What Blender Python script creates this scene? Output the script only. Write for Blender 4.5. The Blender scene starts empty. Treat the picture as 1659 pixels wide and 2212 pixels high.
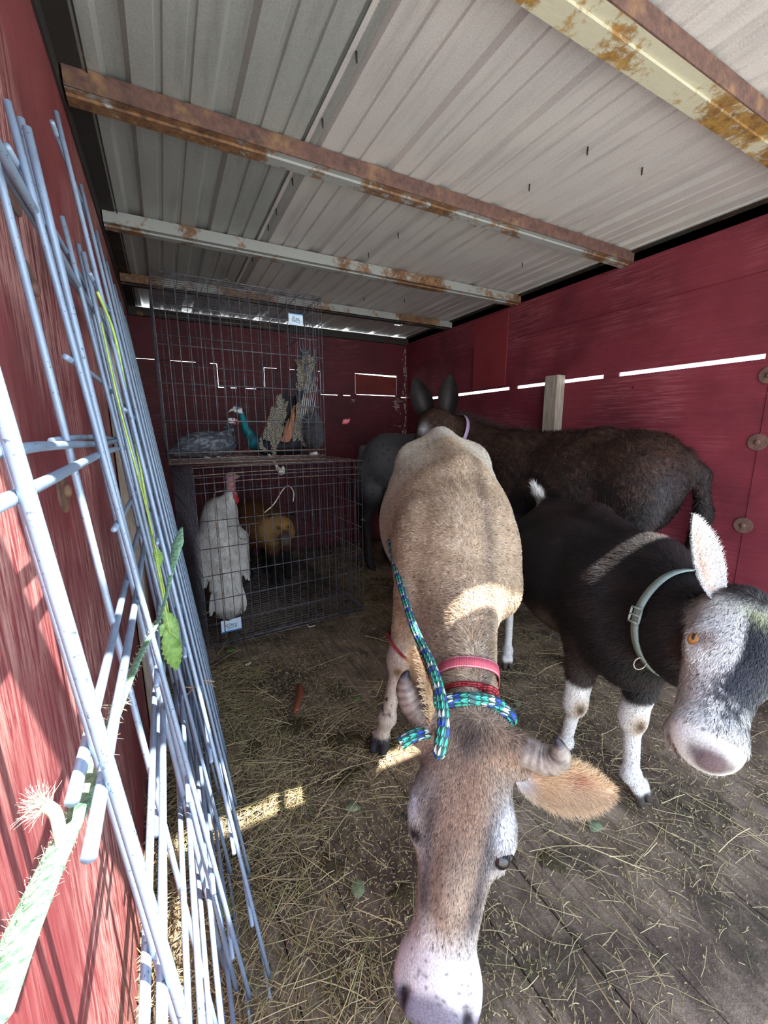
import bpy, bmesh, math, random
import numpy as np
from mathutils import Vector, Matrix

# ------------------------------------------------------------------ camera, world, sun, exposure
SC = bpy.context.scene
COL = SC.collection
FPX = 879.0
PITCH, YAW, ROLL = math.radians(11.214), math.radians(27.907), math.radians(.145)
HC = 1.08
CY, SY = math.cos(YAW), math.sin(YAW)
CP, SP = math.cos(PITCH), math.sin(PITCH)
_F = np.array([SY*CP, CY*CP, -SP]); _r = np.array([CY, -SY, 0.]); _d = np.cross(_F, _r)
_c, _s = math.cos(ROLL), math.sin(ROLL)
_R = _c*_r+_s*_d; _D = -_s*_r+_c*_d
cam_data = bpy.data.cameras.new('camera'); cam = bpy.data.objects.new('camera', cam_data); COL.objects.link(cam)
cam.matrix_world = Matrix(((_R[0], -_D[0], -_F[0], 0), (_R[1], -_D[1], -_F[1], 0), (_R[2], -_D[2], -_F[2], HC), (0, 0, 0, 1)))
cam_data.sensor_fit = 'HORIZONTAL'; cam_data.sensor_width = 36; cam_data.lens = 36*FPX/1659
cam_data.clip_start = .01; cam_data.clip_end = 200
SC.camera = cam

SUN_STRENGTH = 15.0
SKY_STRENGTH = 3.0
EXPOSURE = .98
SUN_DIR = Vector((-.8, 1, -1.96)).normalized()
sun_data = bpy.data.lights.new('sun', 'SUN'); sun_data.energy = SUN_STRENGTH; sun_data.angle = math.radians(.53)
sun_data.color = (1, .97, .90)
sun = bpy.data.objects.new('sun', sun_data); COL.objects.link(sun)
sun.rotation_mode = 'QUATERNION'; sun.rotation_quaternion = SUN_DIR.to_track_quat('-Z', 'Y'); sun.location = (3, -6, 9)

world = bpy.data.worlds.new('sky'); SC.world = world; world.use_nodes = True
nt = world.node_tree; nt.nodes.clear()
_o = nt.nodes.new('ShaderNodeOutputWorld'); _b = nt.nodes.new('ShaderNodeBackground')
_tc = nt.nodes.new('ShaderNodeTexCoord'); _sx = nt.nodes.new('ShaderNodeSeparateXYZ'); _cr = nt.nodes.new('ShaderNodeValToRGB')
nt.links.new(_tc.outputs['Generated'], _sx.inputs[0]); nt.links.new(_sx.outputs['Z'], _cr.inputs[0])
_cr.color_ramp.elements[0].position = 0.0; _cr.color_ramp.elements[0].color = (.90, .97, 1.0, 1)
_cr.color_ramp.elements[1].position = .7; _cr.color_ramp.elements[1].color = (.45, .62, .95, 1)
nt.links.new(_cr.outputs[0], _b.inputs[0]); _b.inputs[1].default_value = SKY_STRENGTH
nt.links.new(_b.outputs[0], _o.inputs[0])
SC.view_settings.view_transform = 'Standard'; SC.view_settings.look = 'None'
SC.view_settings.gamma = 1; SC.view_settings.use_curve_mapping = False
SC.view_settings.exposure = EXPOSURE

rng = np.random.default_rng(7); random.seed(7)

# ------------------------------------------------------------------ helpers
def S2W(a):
    """stage coords (right of the camera, forward, up) -> world"""
    a = np.asarray(a, float)
    return np.stack([a[..., 0]*CY+a[..., 1]*SY, -a[..., 0]*SY+a[..., 1]*CY, a[..., 2]], -1)
def W2S(p):
    p = np.asarray(p, float)
    return np.stack([p[..., 0]*CY-p[..., 1]*SY, p[..., 0]*SY+p[..., 1]*CY, p[..., 2]], -1)
def lin(c):
    c = np.asarray(c, float)/255.
    return np.where(c <= .04045, c/12.92, ((c+.055)/1.055)**2.4)
def L4(c): return (*[float(x) for x in lin(c)], 1.)
def nrm(v): v = np.asarray(v, float); return v/np.maximum(np.linalg.norm(v, axis=-1, keepdims=True), 1e-9)

def mesh_np(name, V, F, cols=None, smooth=True, uv=None, matidx=None):
    me = bpy.data.meshes.new(name)
    V = np.asarray(V, np.float32); F = np.asarray(F, np.int32)
    n, k = F.shape
    me.vertices.add(len(V)); me.vertices.foreach_set('co', V.ravel())
    me.loops.add(n*k); me.loops.foreach_set('vertex_index', F.ravel())
    me.polygons.add(n); me.polygons.foreach_set('loop_start', np.arange(0, n*k, k, dtype=np.int32))
    me.polygons.foreach_set('loop_total', np.full(n, k, np.int32))
    me.polygons.foreach_set('use_smooth', np.full(n, bool(smooth)))
    me.update(calc_edges=True)
    if cols is not None:
        a = me.color_attributes.new('Col', 'FLOAT_COLOR', 'POINT')
        c = np.ones((len(V), 4), np.float32); c[:, :3] = cols; a.data.foreach_set('color', c.ravel())
    if uv is not None:
        l = me.uv_layers.new(name='UVMap'); l.data.foreach_set('uv', np.asarray(uv, np.float32)[F.ravel()].ravel())
    return me

def put(name, me, mat=None, parent=None, **kw):
    o = bpy.data.objects.new(name, me); COL.objects.link(o)
    if mat is not None and me is not None:
        for m in (mat if isinstance(mat, (list, tuple)) else [mat]):
            me.materials.append(m)
    if parent is not None:
        o.parent = parent
        q = parent; off = Vector((0, 0, 0))
        while q is not None: off += q.location; q = q.parent
        o.location = -off          # vertices are given in world coordinates
    for k in ('label', 'category', 'group', 'kind'):
        if kw.get(k): o[k] = kw[k]
    return o
def thing(name, label, category, loc, group=None):
    o = bpy.data.objects.new(name, None); COL.objects.link(o); o.location = loc; o.empty_display_size = .1
    o['label'] = label; o['category'] = category
    if group: o['group'] = group
    return o
def structure(name, me, mat): return put(name, me, mat, kind='structure')

class MB:
    """collects raw geometry, world coordinates"""
    def __init__(s): s.v = []; s.f = []; s.uv = []; s.n = 0
    def add(s, V, F, uv=None):
        V = np.asarray(V, float); s.v.append(V); s.uv.append(np.zeros((len(V), 2)) if uv is None else np.asarray(uv, float))
        F = np.asarray(F, int); s.f.append(F+s.n); s.n += len(V)
    def box(s, x0, x1, y0, y1, z0, z1):
        V = [(x, y, z) for x in (x0, x1) for y in (y0, y1) for z in (z0, z1)]
        s.add(V, [(0, 1, 3, 2), (4, 6, 7, 5), (0, 4, 5, 1), (2, 3, 7, 6), (0, 2, 6, 4), (1, 5, 7, 3)])
    def hexa(s, P):  # 8 pts ordered like box
        s.add(P, [(0, 1, 3, 2), (4, 6, 7, 5), (0, 4, 5, 1), (2, 3, 7, 6), (0, 2, 6, 4), (1, 5, 7, 3)])
    def tube(s, pts, r, n=8, cap=True, closed=False, squash=None, up=None):
        P = np.asarray(pts, float); m = len(P)
        r = np.broadcast_to(np.asarray(r, float), (m,))
        if closed: T = nrm(np.roll(P, -1, 0)-np.roll(P, 1, 0))
        else: T = nrm(np.gradient(P, axis=0))
        a = np.array([0, 0, 1.]) if up is None else nrm(np.asarray(up, float))
        if abs(T[0]@a) > .95: a = np.array([1., 0, 0])
        N = []; cur = a-T[0]*(a@T[0]); cur /= np.linalg.norm(cur)
        for t in T:
            cur = cur-t*(cur@t); cur /= max(np.linalg.norm(cur), 1e-9); N.append(cur)
        N = np.array(N); B = np.cross(T, N)
        th = np.arange(n)/n*2*np.pi
        sq = 1. if squash is None else squash
        V = P[:, None]+r[:, None, None]*(np.cos(th)[None, :, None]*N[:, None]+sq*np.sin(th)[None, :, None]*B[:, None])
        L = np.concatenate([[0], np.cumsum(np.linalg.norm(np.diff(P, axis=0), axis=1))])
        uv = np.stack([np.repeat(L, n), np.tile(th/(2*np.pi), m)], 1)
        F = []
        for i in range(m if closed else m-1):
            for j in range(n):
                F.append((i*n+j, ((i+1) % m)*n+j, ((i+1) % m)*n+(j+1) % n, i*n+(j+1) % n))
        V = V.reshape(-1, 3)
        if cap and not closed:
            c0 = len(V); V = np.vstack([V, P[0], P[-1]]); uv = np.vstack([uv, [0, 0], [L[-1], 0]])
            for j in range(0, n, 2):
                F.append((c0, j, (j+1) % n, (j+2) % n)); b = (m-1)*n
                F.append((c0+1, b+(j+2) % n, b+(j+1) % n, b+j))
        s.add(V, F, uv)
    def mesh(s, name, smooth=True, uv=False):
        return mesh_np(name, np.vstack(s.v), np.vstack(s.f), smooth=smooth, uv=np.vstack(s.uv) if uv else None)
def bez(pts, n=40):
    """Catmull-Rom through points"""
    P = np.asarray(pts, float); P = np.vstack([2*P[0]-P[1], P, 2*P[-1]-P[-2]]); out = []
    k = len(P)-3; per = max(2, n//k)
    for i in range(k):
        p0, p1, p2, p3 = P[i:i+4]
        for t in np.linspace(0, 1, per, endpoint=False):
            out.append(.5*((2*p1)+(-p0+p2)*t+(2*p0-5*p1+4*p2-p3)*t*t+(-p0+3*p1-3*p2+p3)*t**3))
    out.append(P[-2]); return np.array(out)

# ---- materials
def newmat(name):
    m = bpy.data.materials.new(name); m.use_nodes = True; t = m.node_tree; t.nodes.clear()
    o = t.nodes.new('ShaderNodeOutputMaterial'); b = t.nodes.new('ShaderNodeBsdfPrincipled')
    t.links.new(b.outputs[0], o.inputs[0]); return m, t, b
def N(t, k, **kw):
    n = t.nodes.new('ShaderNode'+k)
    for a, v in kw.items():
        if a.startswith('i_'):
            key = a[2:]; key = int(key) if key.isdigit() else key.replace('_', ' ')
            n.inputs[key].default_value = v
        else: setattr(n, a, v)
    return n
def coords(t, scale=(1, 1, 1), rot=(0, 0, 0), kind='Object'):
    c = N(t, 'TexCoord'); m = N(t, 'Mapping'); m.inputs['Scale'].default_value = scale; m.inputs['Rotation'].default_value = rot
    t.links.new(c.outputs[kind], m.inputs[0]); return m.outputs[0]
def noise(t, vec, scale=5, detail=6, rough=.6, dist=0.):
    n = N(t, 'TexNoise', i_Scale=scale, i_Detail=detail, i_Roughness=rough, i_Distortion=dist)
    t.links.new(vec, n.inputs['Vector']); return n.outputs['Fac']
def ramp(t, fac, stops):
    r = N(t, 'ValToRGB'); cr = r.color_ramp
    while len(cr.elements) < len(stops): cr.elements.new(.5)
    for e, (p, c) in zip(cr.elements, stops):
        e.position = p; e.color = c if len(c) == 4 else L4(c)
    t.links.new(fac, r.inputs[0]); return r.outputs[0]
def mix(t, fac, a, b, mode='MIX'):
    m = N(t, 'Mix', data_type='RGBA', blend_type=mode)
    if isinstance(fac, (int, float)): m.inputs[0].default_value = fac
    else: t.links.new(fac, m.inputs[0])
    for i, x in ((6, a), (7, b)):
        if isinstance(x, tuple): m.inputs[i].default_value = x if len(x) == 4 else L4(x)
        else: t.links.new(x, m.inputs[i])
    return m.outputs[2]
def bump(t, b, h, strength=.4, dist=.01):
    n = N(t, 'Bump', i_Strength=strength, i_Distance=dist); t.links.new(h, n.inputs['Height']); t.links.new(n.outputs[0], b.inputs['Normal'])
BW = lambda x: (x, x, x, 1.)
def plain(name, c, rough=.6, metal=0., nscale=40, var=.25, bumpd=.001):
    m, t, b = newmat(name); v = coords(t)
    n = noise(t, v, nscale, 4)
    c = np.array(c, float)
    t.links.new(ramp(t, n, [(.3, tuple(np.clip(c*(1-var), 0, 255))), (.7, tuple(np.clip(c*(1+var*.6), 0, 255)))]), b.inputs['Base Color'])
    b.inputs['Roughness'].default_value = rough; b.inputs['Metallic'].default_value = metal
    bump(t, b, n, .3, bumpd); return m

# ---- implicit surfaces: smooth union of tapered limbs and ellipsoids
def cone(a, b, ra, rb, k=.04, sq=None, sub=False): return dict(t='c', a=np.array(a, float), b=np.array(b, float), ra=ra, rb=rb, k=k, sq=sq, sub=sub)
def ell(c, r, k=.04, B=None, sub=False): return dict(t='e', c=np.array(c, float), r=np.array(r, float), k=k, B=B, sub=sub)
def implicit(prims, h):
    lo = np.full(3, 1e9); hi = -lo
    def bb(p):
        if p['t'] == 'c':
            m = max(p['ra'], p['rb'])*(max(1, p['sq'][1]) if p['sq'] else 1)
            return np.minimum(p['a'], p['b'])-m, np.maximum(p['a'], p['b'])+m
        m = p['r'].max() if p['B'] is not None else p['r']
        return p['c']-m, p['c']+m
    for p in prims:
        if not p['sub']: l, u = bb(p); lo = np.minimum(lo, l); hi = np.maximum(hi, u)
    lo -= 3*h+.02; hi += 3*h+.02
    n = np.ceil((hi-lo)/h).astype(int)+1
    F = np.full(n, .3, np.float32)
    ax = [lo[i]+np.arange(n[i])*h for i in range(3)]
    for p in prims:
        l, u = bb(p); m = p['k']+2*h+.015
        i0 = np.maximum(((l-m-lo)/h).astype(int), 0); i1 = np.minimum(np.ceil((u+m-lo)/h).astype(int)+1, n)
        if np.any(i1 <= i0): continue
        X = np.stack(np.meshgrid(*[ax[i][i0[i]:i1[i]] for i in range(3)], indexing='ij'), -1).astype(np.float32)
        if p['t'] == 'c':
            rel = X-p['a']; ba = p['b']-p['a']; fac = 1.
            if p['sq']:
                w, q = nrm(p['sq'][0]), p['sq'][1]
                ba2 = ba+w*((ba@w)/q-(ba@w)); rel = rel+w*((rel@w)[..., None]*(1/q-1)); ba = ba2; fac = min(1., q)
            tt = np.clip((rel@ba)/max(ba@ba, 1e-9), 0, 1)
            d = (np.linalg.norm(rel-tt[..., None]*ba, axis=-1)-(p['ra']+(p['rb']-p['ra'])*tt))*fac
        else:
            q = X-p['c']
            if p['B'] is not None: q = q@np.asarray(p['B'], float).T
            k0 = np.linalg.norm(q/p['r'], axis=-1); k1 = np.linalg.norm(q/p['r']**2, axis=-1)
            d = k0*(k0-1)/np.maximum(k1, 1e-6)
        sl = tuple(slice(i0[i], i1[i]) for i in range(3)); f = F[sl]; k = p['k']
        if p['sub']:
            hh = np.maximum(k-np.abs(f+d), 0)/k; F[sl] = np.maximum(f, -d)+hh*hh*k*.25
        else:
            hh = np.maximum(k-np.abs(f-d), 0)/k; F[sl] = np.minimum(f, d)-hh*hh*k*.25
    # surface nets
    I = F < 0
    nx, ny, nz = n
    s = np.zeros((nx-1, ny-1, nz-1), np.int8)
    for a in (0, 1):
        for b in (0, 1):
            for c in (0, 1): s += I[a:nx-1+a, b:ny-1+b, c:nz-1+c]
    act = (s > 0) & (s < 8)
    idx = np.full(act.shape, -1, np.int32); ii = np.argwhere(act); idx[act] = np.arange(len(ii))
    acc = np.zeros((len(ii), 3)); cnt = np.zeros(len(ii))
    cor = [(a, b, c) for a in (0, 1) for b in (0, 1) for c in (0, 1)]
    for c0 in cor:
        for axn in range(3):
            if c0[axn]: continue
            c1 = list(c0); c1[axn] = 1
            f0 = F[ii[:, 0]+c0[0], ii[:, 1]+c0[1], ii[:, 2]+c0[2]]; f1 = F[ii[:, 0]+c1[0], ii[:, 1]+c1[1], ii[:, 2]+c1[2]]
            mk = (f0 < 0) != (f1 < 0); tt = np.where(mk, f0/np.where(mk, f0-f1, 1), 0)
            pos = np.repeat(np.array([c0], float), len(ii), 0); pos[:, axn] += tt
            acc += pos*mk[:, None]; cnt += mk
    V = (acc/cnt[:, None]+ii)*h+lo
    Fs = []
    for axn in range(3):
        a, b = [(1, 2), (2, 0), (0, 1)][axn]
        sl0 = [slice(1, -1)]*3; sl1 = [slice(1, -1)]*3
        sl0[axn] = slice(0, -1); sl1[axn] = slice(1, None)
        e = I[tuple(sl0)] != I[tuple(sl1)]; q = np.argwhere(e); ins = I[tuple(sl0)][e]
        q = q+1; q[:, axn] -= 1
        def c(da, db):
            g = q.copy(); g[:, a] -= da; g[:, b] -= db; return idx[g[:, 0], g[:, 1], g[:, 2]]
        Q = np.stack([c(1, 1), c(0, 1), c(0, 0), c(1, 0)], 1)
        Q[~ins] = Q[~ins][:, ::-1]; Fs.append(Q)
    Fq = np.vstack(Fs); Fq = Fq[(Fq >= 0).all(1)]
    # keep largest connected piece is skipped: prims are laid out connected
    # light smoothing
    E = np.vstack([Fq[:, [0, 1]], Fq[:, [1, 2]], Fq[:, [2, 3]], Fq[:, [3, 0]]])
    deg = np.bincount(E.ravel(), minlength=len(V)).astype(float)
    for it, lam in enumerate((.5, -.52, .5, -.52, .5)):
        A = np.zeros_like(V)
        for kx in range(3):
            A[:, kx] = np.bincount(E[:, 0], V[E[:, 1], kx], len(V))+np.bincount(E[:, 1], V[E[:, 0], kx], len(V))
        V = V+lam*(A/np.maximum(deg, 1)[:, None]-V)
    return V, Fq
def vnormals(V, F):
    fn = np.cross(V[F[:, 2]]-V[F[:, 0]], V[F[:, 3]]-V[F[:, 1]]) if F.shape[1] == 4 else np.cross(V[F[:, 1]]-V[F[:, 0]], V[F[:, 2]]-V[F[:, 0]])
    Nn = np.zeros_like(V)
    for kx in range(3):
        for j in range(F.shape[1]): Nn[:, kx] += np.bincount(F[:, j], fn[:, kx], len(V))
    return nrm(Nn)
def fur(name, V, F, colf, dirf, lenf, count, width, mat, parent, dens=None, lift=.25, jit=.25, var=.22, toworld=S2W):
    """short hair as fine tapered blades; V in stage coords; functions take (P, Nrm)"""
    Nv = vnormals(V, F)
    T = np.vstack([F[:, [0, 1, 2]], F[:, [0, 2, 3]]])
    A = .5*np.linalg.norm(np.cross(V[T[:, 1]]-V[T[:, 0]], V[T[:, 2]]-V[T[:, 0]]), axis=1)
    if dens is not None: A = A*np.maximum(dens(V[T].mean(1)), 0)
    t = rng.choice(len(T), count, p=A/A.sum())
    a = rng.random((count, 1)); b = rng.random((count, 1)); fl = a+b > 1; a = np.where(fl, 1-a, a); b = np.where(fl, 1-b, b)
    P = V[T[t, 0]]*(1-a-b)+V[T[t, 1]]*a+V[T[t, 2]]*b
    Nn = nrm(Nv[T[t, 0]]*(1-a-b)+Nv[T[t, 1]]*a+Nv[T[t, 2]]*b)
    D = dirf(P, Nn)+jit*rng.normal(size=P.shape); D = nrm(D-Nn*np.sum(D*Nn, 1, keepdims=True))
    Ln = (lenf(P, Nn)*(.7+.6*rng.random(count)))[:, None]
    keep = Ln[:, 0] > .0015
    P, Nn, D, Ln = P[keep], Nn[keep], D[keep], Ln[keep]; m = len(P)
    lf = lift*(.6+.8*rng.random((m, 1)))
    side = nrm(np.cross(D, Nn))*width*.5*(.7+.6*rng.random((m, 1)))
    P0 = P-Nn*.001; P1 = P+Ln*(.5*D+.6*lf*Nn); P2 = P+Ln*(D*.97+.75*lf*Nn)
    VV = np.stack([P0-side, P0+side, P1-side*.8, P1+side*.8, P2], 1).reshape(-1, 3)
    base = np.arange(m)[:, None]*5
    FF = np.vstack([base+np.array([0, 1, 3, 2]), ])
    F3 = base+np.array([2, 3, 4])
    C = colf(P, Nn)*(1+var*rng.normal(size=(m, 1)))
    C = np.repeat(np.clip(C, .002, 1), 5, 0)
    me = bpy.data.meshes.new(name)
    VV = toworld(VV).astype(np.float32)
    me.vertices.add(len(VV)); me.vertices.foreach_set('co', VV.ravel())
    li = np.concatenate([FF.ravel(), F3.ravel()]).astype(np.int32)
    me.loops.add(len(li)); me.loops.foreach_set('vertex_index', li)
    me.polygons.add(2*m)
    ls = np.concatenate([np.arange(m)*4, m*4+np.arange(m)*3]).astype(np.int32)
    me.polygons.foreach_set('loop_start', ls); me.polygons.foreach_set('loop_total', np.concatenate([np.full(m, 4), np.full(m, 3)]).astype(np.int32))
    me.update(calc_edges=True)
    at = me.color_attributes.new('Col', 'FLOAT_COLOR', 'POINT'); c4 = np.ones((len(VV), 4), np.float32); c4[:, :3] = C; at.data.foreach_set('color', c4.ravel())
    return put(name, me, mat, parent)
def body(name, V, F, colf, mat, parent, tw=None):
    C = np.clip(colf(V, vnormals(V, F)), 0, 1)
    return put(name, mesh_np(name, (tw or S2W)(V), F, C), mat, parent)
def hide_mat(name, rough=.7, ns=300, spec=.25):
    m, t, b = newmat(name); at = N(t, 'Attribute', attribute_name='Col'); v = coords(t)
    n = noise(t, v, ns, 3)
    t.links.new(mix(t, 1., at.outputs['Color'], ramp(t, n, [(.25, BW(.6)), (.75, BW(1.15))]), 'MULTIPLY'), b.inputs['Base Color'])
    b.inputs['Roughness'].default_value = rough; b.inputs['Specular IOR Level'].default_value = spec
    bump(t, b, n, .35, .003); return m
M_hide = hide_mat('animal_skin'); M_fur = hide_mat('fur_strands', .55, 900, .3)
M_coarse = hide_mat('shaggy_strands', .6, 300, .3)
class Paint:
    def __init__(s, P, base): s.P = P; s.C = np.tile(lin(base), (len(P), 1))
    def blend(s, m, c): m = np.clip(m, 0, 1)[:, None]; s.C = s.C*(1-m)+lin(c)*m
def sm(x, a, b): t = np.clip((x-a)/(b-a), 0, 1); return t*t*(3-2*t)
def g(P, c, r): return np.exp(-np.sum(((P-np.asarray(c))/np.asarray(r))**2, 1))
_nz = [(rng.normal(size=3)*1., rng.random()*6.28) for _ in range(24)]
def wob(P, f=20.):
    """cheap band-limited 3-d noise, about -1..1"""
    o = np.zeros(len(P))
    for i, (k, ph) in enumerate(_nz): o += np.sin(P@(k*f*(.5+i/12))+ph)
    return o/5.
# ------------------------------------------------------------------ materials of the setting
def red_paint(name, base=(128, 30, 45), worn=(150, 95, 88), grain=(1.2, 1, 14), wornness=.5, dark=(70, 16, 26), rough=.55):
    m, t, b = newmat(name)
    v = coords(t, grain); w = coords(t)
    n1 = noise(t, v, 9, 8, .7, .6); n2 = noise(t, w, 3.2, 5, .6); n3 = noise(t, v, 45, 4, .7)
    c = mix(t, n2, dark, base)
    c = mix(t, ramp(t, n2, [(.35, BW(0)), (.6, BW(1))]), c, base)
    fac = N(t, 'Math', operation='MULTIPLY'); t.links.new(ramp(t, n1, [(.55-.12*wornness, BW(0)), (.70-.1*wornness, BW(1))]), fac.inputs[0]); t.links.new(ramp(t, noise(t, w, 2.1, 3), [(.42, BW(.1)), (.62, BW(1))]), fac.inputs[1])
    f2 = N(t, 'Math', operation='MULTIPLY'); t.links.new(fac.outputs[0], f2.inputs[0]); f2.inputs[1].default_value = .5+.45*wornness
    c = mix(t, f2.outputs[0], c, worn)
    c = mix(t, ramp(t, n3, [(.3, BW(.35)), (.45, BW(0))]), c, dark)
    vo = N(t, 'TexVoronoi', i_Scale=4.5); t.links.new(w, vo.inputs['Vector'])
    c = mix(t, ramp(t, vo.outputs['Distance'], [(.02, BW(.8)), (.045, BW(0))]), c, (38, 12, 16))
    t.links.new(c, b.inputs['Base Color']); b.inputs['Roughness'].default_value = rough
    b.inputs['Specular IOR Level'].default_value = .35
    bump(t, b, n1, .5, .006); return m
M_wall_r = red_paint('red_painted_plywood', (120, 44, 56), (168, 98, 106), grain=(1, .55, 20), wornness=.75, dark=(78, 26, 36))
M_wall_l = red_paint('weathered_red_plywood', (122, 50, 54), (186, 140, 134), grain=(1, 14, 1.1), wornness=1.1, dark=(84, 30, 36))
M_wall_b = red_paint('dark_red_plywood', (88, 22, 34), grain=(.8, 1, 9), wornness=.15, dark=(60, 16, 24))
M_patch = red_paint('brown_red_board', (112, 34, 26), grain=(1, 1, 14), wornness=.1, dark=(80, 20, 18))
M_pale_red = red_paint('faded_red_board', (140, 52, 58), grain=(1, 1, 12), wornness=.1, dark=(120, 38, 46))

def sheet_metal(name, c, c2):
    m, t, b = newmat(name); w = coords(t); s = coords(t, (6, .5, 1))
    n = noise(t, w, 1.6, 4); n2 = noise(t, s, 5, 4); n3 = noise(t, w, 260, 2)
    col = mix(t, ramp(t, n, [(.35, BW(0)), (.7, BW(1))]), c, c2)
    col = mix(t, ramp(t, n2, [(.3, BW(.35)), (.5, BW(0))]), col, tuple(np.array(c)*.72))
    col = mix(t, .25, col, ramp(t, n3, [(.3, BW(.25)), (.7, BW(.8))]), 'OVERLAY')
    t.links.new(col, b.inputs['Base Color']); b.inputs['Roughness'].default_value = .38; b.inputs['Metallic'].default_value = .1
    return m
M_roof_a = sheet_metal('olive_grey_sheet', (150, 152, 148), (166, 168, 164))
M_roof_b = sheet_metal('pink_grey_sheet', (188, 182, 180), (202, 197, 192))

def rusty(name, metal=(150, 152, 150), r1=(118, 76, 52), r2=(66, 42, 34), amount=.5, s=(1, 1, 1)):
    m, t, b = newmat(name); w = coords(t, s)
    n = noise(t, w, 3.5, 8, .62); n2 = noise(t, w, 38, 6, .7); n3 = noise(t, w, 11, 5)
    rust = mix(t, ramp(t, n2, [(.35, BW(0)), (.65, BW(1))]), r2, r1)
    rust = mix(t, ramp(t, n3, [(.55, BW(0)), (.75, BW(.7))]), rust, (160, 124, 82))
    ad = N(t, 'Math', operation='ADD'); t.links.new(n, ad.inputs[0]); mu = N(t, 'Math', operation='MULTIPLY'); t.links.new(n2, mu.inputs[0]); mu.inputs[1].default_value = .35; t.links.new(mu.outputs[0], ad.inputs[1])
    f = ramp(t, ad.outputs[0], [(.98-.6*amount, BW(0)), (1.04-.6*amount, BW(1))])
    t.links.new(mix(t, f, metal, rust), b.inputs['Base Color']); b.inputs['Roughness'].default_value = .7
    b.inputs['Metallic'].default_value = .1; bump(t, b, n2, .5, .004); return m
M_rust_heavy = rusty('brown_rust', (120, 110, 104), (112, 80, 70), (74, 54, 50), .95)
M_rust_mid = rusty('galvanised_rust', (150, 151, 148), (140, 102, 70), (70, 48, 36), .56)
M_rust_yellow = rusty('yellow_rust', (178, 172, 150), (158, 122, 58), (88, 52, 28), .55)
M_dark_steel = rusty('dark_steel', (46, 42, 40), (60, 38, 28), (24, 18, 16), .5)

def floor_mat():
    m, t, b = newmat('dirty_floor_boards')
    g_ = coords(t, (9, .9, 1)); w = coords(t)
    n = noise(t, g_, 7, 8, .65, .4); n2 = noise(t, w, 2.3, 7, .62); n3 = noise(t, w, 26, 6, .65); n4 = noise(t, w, 5.5, 6, .6, .8); fine = noise(t, w, 170, 4, .7)
    c = mix(t, ramp(t, n, [(.3, BW(0)), (.7, BW(1))]), (86, 66, 50), (182, 160, 134))
    c = mix(t, ramp(t, n2, [(.42, BW(.9)), (.60, BW(.05))]), c, (66, 50, 38))
    c = mix(t, ramp(t, n4, [(.52, BW(0)), (.62, BW(.75))]), c, (60, 52, 34))
    c = mix(t, ramp(t, n3, [(.5, BW(0)), (.68, BW(.55))]), c, (134, 116, 94))
    c = mix(t, ramp(t, fine, [(.62, BW(0)), (.7, BW(.65))]), c, (176, 160, 124))
    c = mix(t, ramp(t, fine, [(.28, BW(.6)), (.38, BW(0))]), c, (42, 34, 28))
    t.links.new(c, b.inputs['Base Color']); b.inputs['Roughness'].default_value = .8
    ad = N(t, 'Math', operation='ADD'); t.links.new(n3, ad.inputs[0]); t.links.new(fine, ad.inputs[1]); bump(t, b, ad.outputs[0], .6, .008); return m
M_floor = floor_mat()
def wood(name, a=(150, 136, 120), c=(104, 92, 80), s=(9, 9, 1)):
    m, t, b = newmat(name); v = coords(t, s); n = noise(t, v, 8, 8, .65, .5); n2 = noise(t, v, 40, 4)
    col = mix(t, ramp(t, n, [(.3, BW(0)), (.7, BW(1))]), c, a); col = mix(t, ramp(t, n2, [(.3, BW(.5)), (.4, BW(0))]), col, (60, 50, 42))
    t.links.new(col, b.inputs['Base Color']); b.inputs['Roughness'].default_value = .8; bump(t, b, n, .5, .004); return m
M_wood = wood('weathered_timber', (176, 164, 150), (122, 110, 98))
M_ground = plain('dry_grass_ground', (168, 168, 158), .95, 0, 3, .3, .02)
M_sun_blocker = plain('sun_blocker_grey', (120, 120, 118), .7)  # for the unseen sheet added to block the sun

# ------------------------------------------------------------------ the setting
XL, XR, YB, ZC = -.15, 2.186, 3.62, 1.965
b_ = MB()
x = XL
while x < XR:
    x1 = min(x+.139, XR+.01)
    b_.box(x+.001, x1-.002, -.12, 3.64, -.03+.002*math.sin(x*91), .002*math.sin(x*57)-.001); x += .139
b_.box(XL-.01, XR+.02, -.12, 3.66, -.06, -.031)
structure('floor', b_.mesh('floor', False), M_floor)
b_ = MB(); b_.box(-14, 14, -14, 18, -.62, -.5); structure('ground', b_.mesh('ground', False), M_ground)

# right wall: two tiers of boards with a slit of daylight between
b_ = MB()
b_.box(XR, XR+.014, .79, 3.64, -.06, 1.366); b_.box(XR, XR+.014, .79, 3.64, 1.386, 1.707); b_.box(XR-.012, XR+.010, .79, 3.64, 1.705, 2.02)
for y0, y1 in ((.79, .815), (1.43, 1.518), (2.157, 2.231), (3.23, 3.64)): b_.box(XR+.001, XR+.013, y0, y1, 1.36, 1.39)
b_.box(XR-.004, XR+.012, .0, .787, -.06, 2.02)
b_.box(XR+.002, XR+.018, .78, .80, -.06, 1.99)
w = structure('wall_right', b_.mesh('wall_right', False), M_wall_r)
b_ = MB(); b_.box(XR-.016, XR-.010, 2.26, 2.61, 1.40, 1.90); structure('trim_1', b_.mesh('trim', False), M_pale_red)
# left wall
b_ = MB()
b_.box(XL-.014, XL, .79, 3.64, -.06, 2.02); b_.box(XL-.014, XL+.001, -.10, .787, -.06, 2.02); b_.box(XL-.02, XL-.006, .77, .81, -.06, 1.9)
structure('wall_left', b_.mesh('wall_left', False), M_wall_l)
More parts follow.
